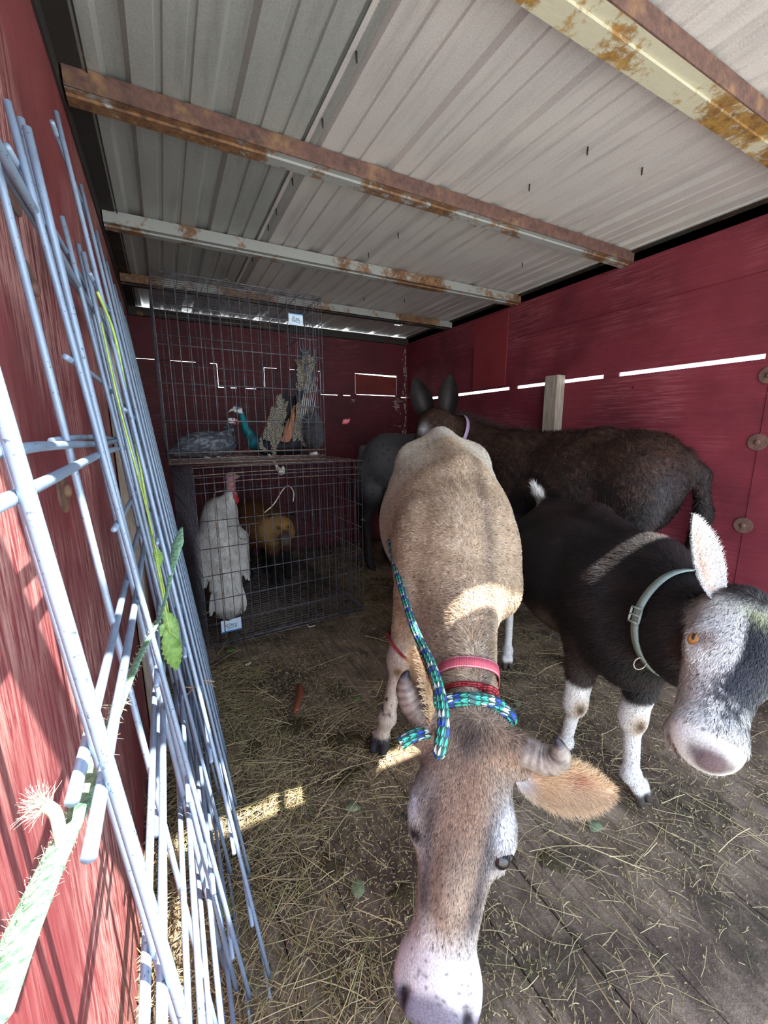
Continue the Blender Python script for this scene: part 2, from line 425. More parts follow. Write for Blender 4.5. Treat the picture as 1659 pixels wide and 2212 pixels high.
# back wall: an upper and a lower board with a stepped cut, a loose patch board in one notch
b_ = MB()
cols = [(-.16, .42, 1.61), (.42, .787, 1.43), (.787, 1.28, 1.605), (1.28, 1.617, 1.407), (1.617, 2.063, 1.42), (2.063, 2.2, 1.41)]
for i, (x0, x1, zg) in enumerate(cols):
    prev = cols[i-1][2] if i else zg; nxt = cols[i+1][2] if i < len(cols)-1 else zg
    b_.box(x0, x1, YB, YB+.014, -.06, min(zg, prev, nxt)-.002); b_.box(x0+(.002 if prev < zg else 0), x1-(.002 if nxt < zg else 0), YB, YB+.014, min(zg, prev, nxt)-.0021, zg-.002)
    top = 1.613 if abs(x0-1.617) < .01 else zg+.003
    b_.box(x0+(.002 if prev > zg else 0), x1-(.002 if nxt > zg else 0), YB, YB+.014, top, max(top, prev-.001, nxt-.001))
    b_.box(x0, x1, YB, YB+.014, max(top, prev, nxt, zg)-.001, 1.925)
for k in range(26):
    xx = rng.uniform(0, 2.15); z0 = next(z for a, c_, z in cols if a <= xx <= c_)
    if 1.617 < xx < 2.063: continue
    b_.box(xx-.025, xx+.02+.03*rng.random(), YB+.013, YB+.02, z0-.02, z0+.02)
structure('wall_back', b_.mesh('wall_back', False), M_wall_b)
b_ = MB(); b_.hexa([(x_, y_, z_) for x_, y_, z_ in [(1.622, YB+.004, 1.424), (1.622, YB+.004, 1.606), (1.622, YB+.016, 1.424), (1.622, YB+.016, 1.606), (2.058, YB+.004, 1.424), (2.058, YB+.004, 1.597), (2.058, YB+.016, 1.424), (2.058, YB+.016, 1.597)]])
structure('trim_2', b_.mesh('trim', False), M_patch)
b_ = MB(); b_.box(XL, XR, YB-.03, YB, 1.90, 1.958); structure('trim_3', b_.mesh('trim', False), M_dark_steel)

# ribbed roof sheets
def roof(name, x0, x1, z0, mat, seam):
    pts = []
    maj = [.49+.257*k for k in range(-3, 8)]
    ev = []
    for c in maj:
        ev += [(c-.034, 0), (c-.022, .015), (c+.022, .015), (c+.034, 0)]
        for d in (.095, .162): ev += [(c+d-.010, 0), (c+d-.006, .006), (c+d+.006, .006), (c+d+.010, 0)]
    ev = [(x0, 0)]+[e for e in sorted(ev) if x0 < e[0] < x1]+[(x1, 0)]
    ys = [.060, .4, .8, 1.2, 1.6, 2., 2.4, 2.8, 3.19, 3.205, 3.225, 3.24, 3.4, 3.66]
    b = MB()
    for dz, fl in ((0, 0), (.0012, 1)):
        V = [(ex, y, z0+ez+dz) for y in ys for ex, ez in ev]; n = len(ev); F = []
        for j in range(len(ys)-1):
            for i in range(n-1):
                mx = (ev[i][0]+ev[i+1][0])/2
                hole = ys[j] == 3.205 and 1.79 < mx < 1.90 and abs(ev[i][1]-ev[i+1][1]) < .001
                if hole: continue
                q = (j*n+i, j*n+i+1, (j+1)*n+i+1, (j+1)*n+i)
                F.append(q if fl else q[::-1])
        b.add(V, F)
    return structure(name, b.mesh(name, False), mat)
roof('ceiling', XL-.02, .505, ZC-.0015, M_roof_a, 0); roof('ceiling', .470, XR+.03, ZC, M_roof_b, 0)
# screws poking through the roof sheets
def screw(x, y, lbl):
    s = thing('roof_screw', lbl, 'screw', (x, y, ZC), 'screws poking down through the roof sheets')
    b = MB(); b.tube([(x, y, ZC+.004), (x+.001, y+.001, ZC-.016), (x+.001, y+.001, ZC-.020)], [.0028, .0026, .0006], 6)
    put('screw_shank', b.mesh('screw_shank'), M_dark_steel, s)
_ord = ['nearest the opening', 'second from the opening', 'third from the opening', 'fourth from the opening', 'fifth from the opening', 'farthest from the opening']
for (x_, y_), w_ in zip([(.49, 1.06), (.49, 1.30), (.49, 1.62), (.487, 1.85), (.488, 2.0), (.49, 2.38)], _ord):
    screw(x_, y_, 'dark screw along the overlap of the two roof sheets, '+w_)
for (x_, y_), w_ in zip([(1.28, 1.02), (1.27, 1.25), (1.27, 1.55), (1.54, 1.0), (1.79, 1.78), (1.54, 2.3), (1.03, 1.8), (1.0, 2.05), (1.54, 2.6), (1.28, 2.7)],
    ['in the pale roof between the first two purlins, middle one', 'in the pale roof just before the brown second purlin', 'in the pale roof just behind the brown second purlin', 'in the pale roof between the first two purlins, the rightmost', 'in the pale roof nearest the right wall, past the second purlin',
     'in the pale roof just past the third purlin, above the donkey', 'in the pale roof midway between second and third purlins, left of the others', 'in the pale roof just before the third purlin above the cow', 'in the pale roof before the last purlin, right side', 'in the pale roof before the last purlin, nearer its middle']):
    screw(x_, y_, 'dark screw '+w_)

# roof purlins: channel with a lipped edge
def purlin(y, depth, h, mats, lbl):
    o = thing('roof_purlin', lbl, 'beam', (1.0, y, ZC-h), 'steel purlins under the roof')
    x0, x1 = XL+.012, XR-.012; zt, zb = ZC-.004, ZC-h
    b = MB(); b.box(x0, x1, y, y+.004, zb, zt)
    nseg = 60; b.n = b.n
    put('web', b.mesh('web', False), mats[0], o)
    b = MB(); b.box(x0, x1, y+.004, y+depth*.45, zb, zb+.004); b.box(x0, x1, y+depth*.45, y+depth, zb-.007, zb-.003); b.box(x0, x1, y+depth*.45-.003, y+depth*.45, zb-.007, zb+.004)
    put('bottom_flange', b.mesh('bottom_flange', False), mats[1], o)
    b = MB(); b.box(x0, x1, y+depth-.004, y+depth, zb-.006, zb+.012)
    put('flange_lip', b.mesh('flange_lip', False), mats[1], o)
    return o
purlin(.66, .085, .05, (M_rust_heavy, M_rust_yellow), 'yellow-rusted roof purlin nearest the opening, right overhead')
purlin(1.405, .065, .052, (M_rust_heavy, M_rust_mid), 'long brown-rusted roof purlin, second from the opening')
purlin(2.155, .065, .05, (M_rust_mid, M_rust_mid), 'rust-spotted galvanised roof purlin just in front of the wire crates')
purlin(2.90, .065, .05, (M_rust_mid, M_dark_steel), 'farthest pale roof purlin, behind the top of the upper crate')
# edge angles and header, plus two unseen pieces added to block sun
b_ = MB(); b_.box(XL, XL+.055, .1, 3.6, ZC-.008, ZC-.003); b_.box(XL, XL+.006, .1, 3.6, ZC-.07, ZC-.003); b_.box(XL+.062, XL+.066, .1, 3.6, ZC-.012, ZC-.006)
structure('trim_4', b_.mesh('trim', False), M_dark_steel)
b_ = MB(); b_.box(XR-.04, XR-.007, .1, 3.6, ZC-.010, ZC-.005); b_.box(XR-.012, XR-.007, .1, 3.6, ZC-.05, ZC-.005)
structure('trim_5', b_.mesh('trim', False), M_dark_steel)
b_ = MB(); b_.box(XL-.02, XR+.03, -.08, -.005, ZC-.03, ZC+.03); structure('trim_6', b_.mesh('trim', False), M_dark_steel)
b_ = MB(); b_.box(1.82, XR+.03, -.01, .08, ZC+.001, ZC+.028); structure('added_slit_cover', b_.mesh('trim', False), M_roof_b)  # added out of view: closes the slit's right end against a sun patch
b_ = MB(); b_.box(.74, XR+.5, -.85, -.08, ZC, ZC+.02); structure('added_sun_blocker', b_.mesh('added_sun_blocker', False), M_sun_blocker)  # added sheet behind the camera, keeps direct sun off the floor

# flaking paint along the back corner and worn scars
M_scar = plain('bare_grey_wood', (176, 160, 150), .9)
b_ = MB()
for k in range(60):
    z = rng.uniform(.9, 1.85); wv = rng.uniform(.003, .012); hh = rng.uniform(.004, .02); xx = XR-.012-abs(rng.normal())*.02
    b_.box(xx-wv, xx, YB-.0012, YB+.001, z-hh, z+hh)
for cx, cz, sx_, sz_, n_ in ((2.06, 1.33, .03, .05, 26), (2.08, 1.38, .05, .02, 16), (2.06, 1.05, .04, .012, 12), (1.60, 1.37, .04, .01, 6), (2.08, 1.13, .05, .01, 6)):
    for k in range(n_):
        xx = cx+rng.normal()*sx_*.5; zz = cz+rng.normal()*sz_*.6; l_ = rng.uniform(.005, .022)
        if xx+l_ > XR-.004: continue
        b_.box(xx-l_, xx+l_, YB-.0012, YB+.001, zz-.0018, zz+.0018)
structure('trim_7', b_.mesh('trim', False), M_scar)

# washers and bolts on both walls
def washer(x, y, z, sgn, lbl):
    o = thing('washer_bolt', lbl, 'bolt', (x, y, z), 'rusty washers along the door seams')
    b = MB(); b.tube([(x-sgn*.001, y, z), (x+sgn*.003, y, z), (x+sgn*.0035, y, z)], [.034, .034, .032], 28); put('washer', b.mesh('washer', False), M_rust_heavy, o)
    b = MB(); b.tube([(x+sgn*.002, y, z), (x+sgn*.009, y, z), (x+sgn*.012, y, z)], [.011, .011, .006], 12); put('bolt_head', b.mesh('bolt_head'), M_rust_heavy, o)
washer(XR-.004, .79, 1.032, -1, 'rusty washer and bolt halfway down the right wall seam')
washer(XR-.004, .79, .676, -1, 'rusty washer and bolt low on the right wall seam')
washer(XR-.004, .79, 1.30, -1, 'rusty washer and bolt cut by the right edge of the photo')
washer(XL+.001, .772, 1.40, 1, 'large rusty washer and bolt high on the left wall beside the wire panels')
washer(XL+.001, .785, 1.28, 1, 'rusty washer and bolt on the left wall, just under the highest one')
washer(XL+.001, .79, .99, 1, 'rusty washer and bolt behind the wire panels on the left wall')
# timber props
def post(name, lbl, P0, P1, wx, wy, mat):
    P0, P1 = np.array(P0, float), np.array(P1, float); b = MB()
    b.hexa([tuple((P0 if k == 0 else P1)+np.array([sx*wx, sy*wy, 0])) for sx in (-1, 1) for sy in (-1, 1) for k in (0, 1)])
    me = b.mesh(name, False); o = put(name, me, mat); o['label'] = lbl; o['category'] = 'post'
    mo = o.modifiers.new('bevel', 'BEVEL'); mo.width = .003; mo.segments = 2; return o
post('timber_post', 'short weathered timber post standing against the right wall behind the dark donkey', (2.148, 1.80, 0), (2.150, 1.812, 1.412), .034, .047, M_wood)
post('timber_post', 'grey timber board standing against the left wall behind the wire panels', (-.128, 1.62, 0), (-.128, 1.62, 1.45), .018, .05, M_wood)
# ------------------------------------------------------------------ galvanised wire panels leaning on the left wall
def galv():
    m, t, b = newmat('galvanised_wire'); w = coords(t)
    n = noise(t, w, 60, 4, .6); n2 = noise(t, w, 260, 2); n3 = noise(t, w, 9, 3)
    c = mix(t, n3, (104, 122, 144), (142, 160, 182)); c = mix(t, ramp(t, n2, [(.66, BW(0)), (.70, BW(.8))]), c, (52, 58, 66))
    c = mix(t, ramp(t, n, [(.3, BW(.4)), (.5, BW(0))]), c, (104, 116, 134))
    t.links.new(c, b.inputs['Base Color']); b.inputs['Metallic'].default_value = .25; b.inputs['Roughness'].default_value = .42; bump(t, b, n, .2, .001); return m
M_galv = galv()
def wire_panel(lbl, Tn, Bn, L, nv, zs, r, bend=0., over=.03, dv=None, skew=0.):
    """Tn / Bn: near top and bottom corners; the panel runs L along the trailer"""
    Tn, Bn = np.array(Tn, float), np.array(Bn, float)
    o = thing('wire_fence', lbl, 'wire fence', tuple(Bn), 'galvanised wire panels leaning on the left wall')
    H = np.linalg.norm(Tn-Bn); out = nrm(np.cross((0, 1, 0), Tn-Bn)); out = out if out[0] > 0 else -out
    def P(s, t):
        q = Bn+(Tn-Bn)*t+np.array([skew*s*L, s*L, 0]); return q+out*bend*math.sin(math.pi*t)*(1-.3*s)
    for i in range(nv):
        s = i/(nv-1) if dv is None else dv[i]
        top = 1+.0*i
        b = MB(); j = rng.normal()*.002
        b.tube([P(s, t)+np.array([0, j*math.sin(5*t), 0]) for t in np.linspace(-.01, top+over/H, 15)], r, 10)
        put('upright_wire', b.mesh('upright_wire'), M_galv, o)
    for t in zs:
        b = MB(); ph = rng.random()*6
        b.tube([P(s, t)-out*r*1.7+np.array([0, 0, .004*math.sin(9*s+ph)]) for s in np.linspace(-over/L, 1+over/L, 12)], r*.95, 10)
        put('cross_wire', b.mesh('cross_wire'), M_galv, o)
    return o
wire_panel('galvanised wire panel leaning farthest out from the left wall, reaching back to the crates', (-.10, .90, 1.545), (.085, .655, .006), 1.30, 7, [.0, .1, .2, .32, .45, .58, .72, .86, 1.0], .0036, .0)
wire_panel('galvanised wire panel second from the aisle, with the green vine hanging on it', (-.108, .62, 1.385), (.045, .64, .006), 1.28, 6, [.0, .12, .24, .38, .53, .69, .84, .985], .0038, .0)
wire_panel('middle galvanised wire panel with a short rod end poking past its neighbours', (-.118, .545, 1.37), (-.005, .56, .006), 1.38, 6, [.0, .12, .26, .41, .57, .78, .985], .0038, .0)
wire_panel('thick-rodded wire panel nearest the opening, sunlit at its foot', (-.098, .285, 1.36), (.024, .30, .006), 1.45, 5, [.05, .19, .33, .48, .62, .77, .97], .0044, .0, .05)
wire_panel('thick-rodded wire panel flat against the left wall, innermost of the stack', (-.112, .325, 1.40), (.008, .33, .006), 1.5, 5, [.05, .18, .31, .46, .61, .76, .96], .0044, .0, .045)

# ------------------------------------------------------------------ wire crates
M_wire = plain('black_coated_wire', (96, 97, 106), .5, .2, 60, .4); M_wire_rust = plain('brown_rusted_wire', (128, 108, 98), .7, .1, 60, .4)
M_tag = plain('pale_blue_plastic_tag', (196, 214, 232), .4, 0, 20, .04); M_tag_blue = plain('blue_tag_edge', (40, 112, 176), .4); M_ink = plain('dark_tag_print', (46, 62, 74), .6)
M_white_wire = plain('white_wire', (214, 206, 196), .5)
def grid(name, O, U, W, us, ws, r, mat, parent, r2=None, rnd=0.):
    """wires on the plane O + u*U + w*W; frame included"""
    O, U, W = map(lambda a: np.array(a, float), (O, U, W)); b = MB()
    for u in us: b.tube([O+U*u+W*ws[0], O+U*u+W*(ws[0]+ws[-1])/2+rnd*rng.normal(size=3), O+U*u+W*ws[-1]], r, 5)
    for w_ in ws: b.tube([O+U*us[0]+W*w_, O+U*(us[0]+us[-1])/2+W*w_+rnd*rng.normal(size=3), O+U*us[-1]+W*w_], r2 or r, 5)
    return put(name, b.mesh(name), mat, parent)
def latch(parent, c, ax, mat, s=1.):
    c = np.array(c, float); ax = np.array(ax, float); up = np.array([0, 0, 1.])
    b = MB(); b.tube([c-ax*.075*s, c, c+ax*.075*s], .0024, 6); 
    b.tube([c-ax*.028*s]+[c-ax*.028*s*math.cos(a)-up*(.045+.03*math.sin(a))*s for a in np.linspace(0, math.pi, 9)]+[c+ax*.028*s], .0022, 6)
    put('latch', b.mesh('latch'), mat, parent)
def tagplate(parent, c, ax, w, h, flip, strokes, lbl, notch=False):
    c = np.array(c, float); ax = nrm(ax); up = np.array([0, 0, 1.]); n = np.cross(ax, up); n = n if n[1] < 0 else -n
    m_ = 12; top = [(u, .5-(.10*math.exp(-((u+.1)/.14)**2) if notch else 0)-(.0)) for u in np.linspace(-.5, .5, m_)]
    V = []; 
    for d in (0, .0015):
        for u, t in top: V += [c+ax*u*w+up*(-.5)*h+n*d, c+ax*u*w+up*t*h+n*d]
    F = []; k = 2*m_
    for i in range(m_-1):
        a = 2*i; F += [(a, a+1, a+3, a+2), (k+a, k+a+2, k+a+3, k+a+1), (a, a+2, k+a+2, k+a), (a+1, k+a+1, k+a+3, a+3)]
    F += [(0, k, k+1, 1), (k-2, k-1, 2*k-1, 2*k-2)]
    b = MB(); b.add(V, F); t_ = put('name_tag', b.mesh('name_tag', False), M_tag, parent, label=lbl)
    y0 = -.5 if not flip else .40
    b = MB(); q = [c+ax*u*w+up*(y0+v)*h+n*(.0016+d) for d in (0, .0006) for u in (-.49, .49) for v in (.01, .10)]
    b.hexa([q[0], q[1], q[4], q[5], q[2], q[3], q[6], q[7]]); put('tag_stripe', b.mesh('tag_stripe', False), M_tag_blue, t_)
    b = MB()
    for st in strokes: b.tube([c+ax*u*w+up*v*h+n*.0022 for u, v in st], h*.022, 5)
    put('tag_lettering', b.mesh('tag_lettering'), M_ink, t_)
# lower crate ------------------------------------------------------
def crate(name_lbl, X0, X1, Y0, Y1, Z0, Z1, nx, ny, zs, topmat, yaw=0., door=None, front_skip=()):
    o = thing('wire_crate', name_lbl, 'crate', ((X0+X1)/2, (Y0+Y1)/2, Z0))
    k = math.tan(yaw)
    U = np.array([1, k, 0.]); W = np.array([-k, 1, 0.]); O = np.array([X0, Y0, Z0]); w, d, h = X1-X0, Y1-Y0, Z1-Z0
    us = np.linspace(0, w, nx); vs = np.linspace(0, d, ny); zz = [z*h for z in zs]
    grid('front_panel', O, U, (0, 0, 1), us, zz, .0018, M_wire, o, .0024)
    grid('back_panel', O+W*d, U, (0, 0, 1), us, zz, .0018, M_wire, o, .0024)
    grid('side_panel', O, W, (0, 0, 1), vs, zz, .0017, M_wire, o, .0024)
    grid('side_panel', O+U*w, W, (0, 0, 1), vs, zz, .0017, M_wire, o, .0024)
    return o, O, U, W, w, d, h, us, vs
lo_, O, U, W, w, d, h, us, vs = crate('large black wire crate on the floor holding a white turkey and a brown pig',   .10, .985, 2.07, 3.22, .004, .915, 21, 24, [0, .02, .14, .28, .42, .57, .72, .87, .95, 1.0], M_wire_rust, .068)
Z = np.array([0, 0, 1.])
grid('roof_panel', O+Z*h, U, W, np.linspace(0, w, 12), np.linspace(0, d, 9), .0019, M_wire_rust, lo_, .0024, .004)
grid('floor_grid', O+Z*.012, U, W, np.linspace(0, w, 7), np.linspace(0, d, 36), .0021, M_wire, lo_, .0018, .001)
b_ = MB()
for zz_, off in ((h+.0, -.010), (h-.035, -.012), (h-.075, -.014)): b_.tube([O+U*(-.004)+W*off+Z*zz_, O+U*w*.3+W*off+Z*(zz_+.008), O+U*w*.7+W*off+Z*(zz_+.006), O+U*(w+.004)+W*off+Z*zz_], .0024, 6)
b_.tube([O+U*w*.17+W*-.012+Z*(h-.11), O+U*w*.10+W*-.012+Z*(h-.115), O+U*w*.09+W*-.012+Z*(h-.13), O+U*w*.09+W*-.012+Z*.05], .0022, 6)
put('front_rail', b_.mesh('front_rail'), M_wire_rust, lo_)
latch(lo_, O+U*.205+W*-.006+Z*.62, U, M_wire)
for (x_, z_) in ((.0, .62), (.0, .22), (.885, .62)):
    b_ = MB()
    for k in range(1):
        a0 = rng.random()*6; c0 = O+U*x_+W*-.004+Z*(h*z_+.01*k)
        b_.tube([c0+(U*math.cos(a)+W*math.sin(a))*.012+Z*.006*math.sin(2*a+a0) for a in np.linspace(0, 16, 40)], .0014, 5)
    put('corner_tie', b_.mesh('corner_tie'), M_wire_rust, lo_)
SM = [[(-.28, -.02), (-.2, .12), (-.1, .16), (0, .1), (-.02, -.0), (-.16, -.02), (-.24, -.06), (-.15, -.14), (-.1, -.2), (-.2, -.32)], [(.03, .12), (.02, -.02), (.1, -.02), (.1, .08), (.03, .1)], [(.14, .12), (.2, .0), (.2, .12)], [(.26, .13), (.25, 0), (.3, -.02)], [(-.08, -.2), (-.04, -.12), (0, -.24), (.04, -.12), (.08, -.22), (.12, -.1), (.12, -.22)], [(.18, -.06), (.18, -.22)], [(.23, -.06), (.24, -.22)]]
tagplate(lo_, O+U*.112+W*-.004+Z*.105, U, .098, .066, False, SM, 'pale blue tag with dark print above a blue stripe', True)
# upper crate --------------------------------------------------------
up_, O2, U2, W2, w2, d2, h2, us2, vs2 = crate('smaller black wire crate stacked on top, holding the guinea fowl and the peacock', .008, .758, 2.09, 2.72, .935, 1.742, 18, 15, [0, .02, .06, .24, .44, .64, .84, .97, 1.0], M_wire, .02)
grid('roof_panel', O2+Z*h2, U2, W2, np.linspace(0, w2, 8), np.linspace(0, d2, 24), .0018, M_wire, up_, .0014)
grid('floor_grid', O2+Z*.004, U2, W2, np.linspace(0, w2, 18), np.linspace(0, d2, 10), .0016, M_wire_rust, up_, .0022)
b_ = MB()
for zz_ in (.0, .022, .05): b_.tube([O2+W2*-.008+Z*zz_, O2+U2*w2*.5+W2*-.010+Z*(zz_+.003), O2+U2*w2+W2*-.008+Z*zz_], .0022, 6)
put('front_rail', b_.mesh('front_rail'), M_wire_rust, up_)
latch(up_, O2+U2*.655+W2*-.006+Z*(.60), U2, M_wire, .9); latch(up_, O2+U2*.655+W2*-.006+Z*(.27), U2, M_wire, .9)
for x_ in (.30, .58):
    b_ = MB(); b_.tube([O2+U2*(x_-.02)+Z*(h2+.004), O2+U2*x_+Z*(h2+.012), O2+U2*(x_+.02)+Z*(h2+.004)], .002, 6); put('roof_hook', b_.mesh('roof_hook'), M_wire, up_)
S2 = [[(-.2, .2), (-.1, .22), (-.12, .02), (-.2, .0), (-.19, .18)], [(.0, .1), (.1, .12), (.12, 0), (.02, -.02), (0, .1)], [(.26, .12), (.16, .08), (.22, -.04), (.30, -.14), (.24, -.26), (.12, -.26), (0, -.18), (-.26, -.18), (-.27, .02), (-.18, .0)], [(-.2, -.1), (-.05, -.06), (.1, -.1), (.2, -.06)]]
tagplate(up_, O2+U2*.615+W2*-.004+Z*.685, U2, .072, .054, True, S2, 'pale tag with dark scribbled print under a blue stripe')
# white wire hook hanging in the lower crate
b_ = MB(); b_.tube(bez([O+U*.33+W*.05+Z*.66, O+U*.385+W*.06+Z*.70, O+U*.44+W*.06+Z*.775, O+U*.475+W*.06+Z*.785, O+U*.495+W*.06+Z*.75, O+U*.49+W*.06+Z*.70], 40), .003, 8)
o = put('wire_hook', b_.mesh('wire_hook'), M_white_wire); o['label'] = 'bent white wire hooked in the front of the lower crate beside the turkey'; o['category'] = 'wire'

# ------------------------------------------------------------------ hay and floor litter
def straw_mat():
    m, t, b = newmat('dry_hay'); at = N(t, 'Attribute', attribute_name='Col'); t.links.new(at.outputs['Color'], b.inputs['Base Color'])
    b.inputs['Roughness'].default_value = .55; return m
M_straw = straw_mat()
def straw(name, P, Ln, ang, pitch, width, cols, curl=.25):
    m = len(P); D = np.stack([np.cos(ang)*np.cos(pitch), np.sin(ang)*np.cos(pitch), np.sin(pitch)], 1); S = np.stack([-np.sin(ang), np.cos(ang), np.zeros(m)], 1)
    c1 = rng.normal(size=(m, 1))*curl; c2 = rng.normal(size=(m, 1))*curl; seg = []
    for s_, (t, cc) in enumerate(((-.5, 1), (-.17, 0), (.17, 0), (.5, 1))):
        off = S*(c1*cc*.3+(c2*t*cc*.5))*Ln[:, None]
        seg.append(P+D*t*Ln[:, None]+off+np.array([0, 0, .004])*(1-cc)*rng.random((m, 1)))
    Q = np.stack(seg, 1); w_ = width[:, None, None]
    up = np.array([0, 0, 1.]); S3 = S[:, None]
    V = np.stack([Q-S3*w_*.5, Q+S3*w_*.5, Q+up*w_*.45], 2)  # m,4,3,3
    V = V.reshape(-1, 3); F = []
    base = (np.arange(m)*12)[:, None]
    for i in range(3):
        for j in range(3): F.append(base+np.array([[i*3+j, (i+1)*3+j, (i+1)*3+(j+1) % 3, i*3+(j+1) % 3]]))
    V[:, 2] = np.maximum(V[:, 2], .0012)
    return mesh_np(name, V, np.vstack(F), np.repeat(cols, 12, 0), False)
def straw_cols(m, dark=0.):
    a = lin((200, 182, 134)); b = lin((132, 108, 70)); c = lin((118, 116, 62)); u = rng.random((m, 1)); o = a*u+b*(1-u)
    k = rng.random(m) < .12; o[k] = c; return o*(1-.5*dark*rng.random((m, 1)))*(.65+.5*rng.random((m, 1)))
def cloud(n, boxes):
    out = []; wts = np.array([bx[-1] for bx in boxes], float); wts /= wts.sum()
    for bx, k in zip(boxes, rng.multinomial(n, wts)): out.append(np.stack([rng.uniform(bx[0], bx[1], k), rng.uniform(bx[2], bx[3], k)], 1))
    return np.vstack(out)
XY = cloud(10500, [(-.13, 2.15, .2, 3.5, 5), (-.14, .3, .25, 1.9, 4.5), (.9, 1.7, .3, 1.6, 1.3), (.95, 1.4, 1.9, 3.2, 1), (.2, .75, .9, 1.4, 1.0), (.3, 1.1, .25, .7, .3)])
m_ = len(XY); P = np.column_stack([XY, rng.random(m_)**2*.014+.002]); Ln = rng.gamma(2.2, .018, m_)+.012
near = XY[:, 0] < .2; Ln = np.where(near, Ln*1.6, Ln); P[:, 2] += near*rng.random(m_)*.03*np.exp(-(XY[:, 0]+.15)/.15)
me = straw('loose_hay', P, np.clip(Ln, .01, .22), rng.random(m_)*6.28, rng.normal(size=m_)*.06, .0008+.0011*rng.random(m_), straw_cols(m_, .6), .13)
o = put('loose_hay', me, M_straw); o['kind'] = 'stuff'; o['label'] = 'loose dry hay and chaff scattered over the dirty boards'; o['category'] = 'hay'
XY = cloud(170, [(-.1, 2.1, .25, 2.2, 1), (.6, 1.7, .25, 1.2, 1), (-.1, .5, .4, 1.6, 1)]); m_ = len(XY)
o = put('hay_stalks', straw('hay_stalks', np.column_stack([XY, .004+.02*rng.random(m_)]), rng.uniform(.08, .24, m_), rng.random(m_)*6.28, rng.normal(size=m_)*.04, .0015+.001*rng.random(m_), straw_cols(m_, .2)*1.1, .08), M_straw); o['kind'] = 'stuff'; o['label'] = 'long pale hay stalks lying across the boards'; o['category'] = 'hay'
# fine chaff crumbs
XY = cloud(24000, [(-.13, 2.15, .2, 3.5, 5), (-.13, .6, .25, 1.9, 4), (.9, 1.7, .3, 1.6, 1.5)])
m_ = len(XY); P = np.column_stack([XY, np.full(m_, .002)])
o = put('hay_chaff', straw('hay_chaff', P, rng.uniform(.003, .012, m_), rng.random(m_)*6.28, np.zeros(m_), .001+.002*rng.random(m_), straw_cols(m_, .9)), M_straw)
o['kind'] = 'stuff'; o['label'] = 'fine hay crumbs and dust trodden onto the boards'; o['category'] = 'hay'
# dung pats
def dung():
    m, t, b = newmat('green_brown_dung'); v = coords(t); n = noise(t, v, 60, 6, .7)
    t.links.new(ramp(t, n, [(.3, (40, 32, 16)), (.55, (74, 62, 30)), (.8, (108, 94, 52))]), b.inputs['Base Color']); b.inputs['Roughness'].default_value = .55; bump(t, b, n, .9, .01); return m
M_dung = dung()
def pat(x, y, rx, ry, h_, lbl, seed):
    r_ = np.random.default_rng(seed); n, k = 40, 9; V = [(x, y, h_)]; 
    ph = r_.random(6)*6
    for j in range(1, k+1):
        t = j/k
        for i in range(n):
            a = i/n*6.2832; rr = 1+.16*math.sin(2*a+ph[0])+.12*math.sin(3*a+ph[1])+.08*math.sin(7*a+ph[2])
            V.append((x+rx*t*rr*math.cos(a), y+ry*t*rr*math.sin(a), max(h_*(1-t**3)*(1+.4*math.sin(9*a+7*t+ph[3])*t), .0)+.0008))
    F = [(0, 1+i, 1+(i+1) % n, 1+(i+1) % n) for i in range(n)]
    bm = bmesh.new(); vs_ = [bm.verts.new(v) for v in V]
    for i in range(n): bm.faces.new((vs_[0], vs_[1+i], vs_[1+(i+1) % n]))
    for j in range(k-1):
        for i in range(n): bm.faces.new((vs_[1+j*n+i], vs_[1+(j+1)*n+i], vs_[1+(j+1)*n+(i+1) % n], vs_[1+j*n+(i+1) % n]))
    for f in bm.faces: f.smooth = True
    me = bpy.data.meshes.new('dung_pat'); bm.to_mesh(me); bm.free(); o = put('dung_pat', me, M_dung); o['label'] = lbl; o['category'] = 'dung'; o['group'] = 'dung pats on the floor'
for q in [(.33, 1.33, .07, .05, .012, 'dark green dung pat in front of the rusty-red strip', 1), (.46, 1.18, .06, .055, .012, 'dung pat between the red strip and the cow\'s front hoof', 2), (.42, 1.03, .05, .03, .008, 'small dung pat at the right end of the sunlit stripe', 3),
          (.17, 1.30, .035, .05, .008, 'small dung pat closest to the wire panels', 4), (.575, 1.12, .07, .05, .008, 'trodden dung pat under the cow\'s front hoof', 5), (.27, .80, .03, .035, .006, 'dung pat beside the pale green leaf left of the cow\'s head', 6), (.77, .55, .03, .03, .006, 'small olive dung pat on the boards right of the cow\'s muzzle', 7),
          (.40, .66, .03, .03, .006, 'small olive dung smear left of the cow\'s cheek', 8)]: pat(*q)
# rusty red wooden strip
b_ = MB(); P_ = np.array([.36, 1.44, .006]); n_ = 14; V = []
A0, A1 = np.array([.345, 1.40]), np.array([.418, 1.575]); dr = nrm(A1-A0); pr = np.array([-dr[1], dr[0]])
for i in range(n_+1):
    t = i/n_; ww = .014*math.sqrt(max(0.02, 1-(2*t-1)**4)); c_ = A0+(A1-A0)*t+pr*-.008*math.sin(math.pi*t)
    for s_, z_ in ((-1, .003), (1, .003), (1, .0085), (-1, .0085)): V.append((*(c_+pr*s_*ww), z_+.006*math.sin(math.pi*t)))
F = [(i*4+j, (i+1)*4+j, (i+1)*4+(j+1) % 4, i*4+(j+1) % 4) for i in range(n_) for j in range(4)]+[(0, 1, 2, 3), (n_*4+3, n_*4+2, n_*4+1, n_*4)]
b_.add(V, F); o = put('wood_strip', b_.mesh('wood_strip'), wood('rusty_red_strip', (150, 78, 44), (112, 54, 32), (20, 20, 20))); o['label'] = 'rusty-red curved strip of wood lying on the floor boards'; o['category'] = 'wood strip'
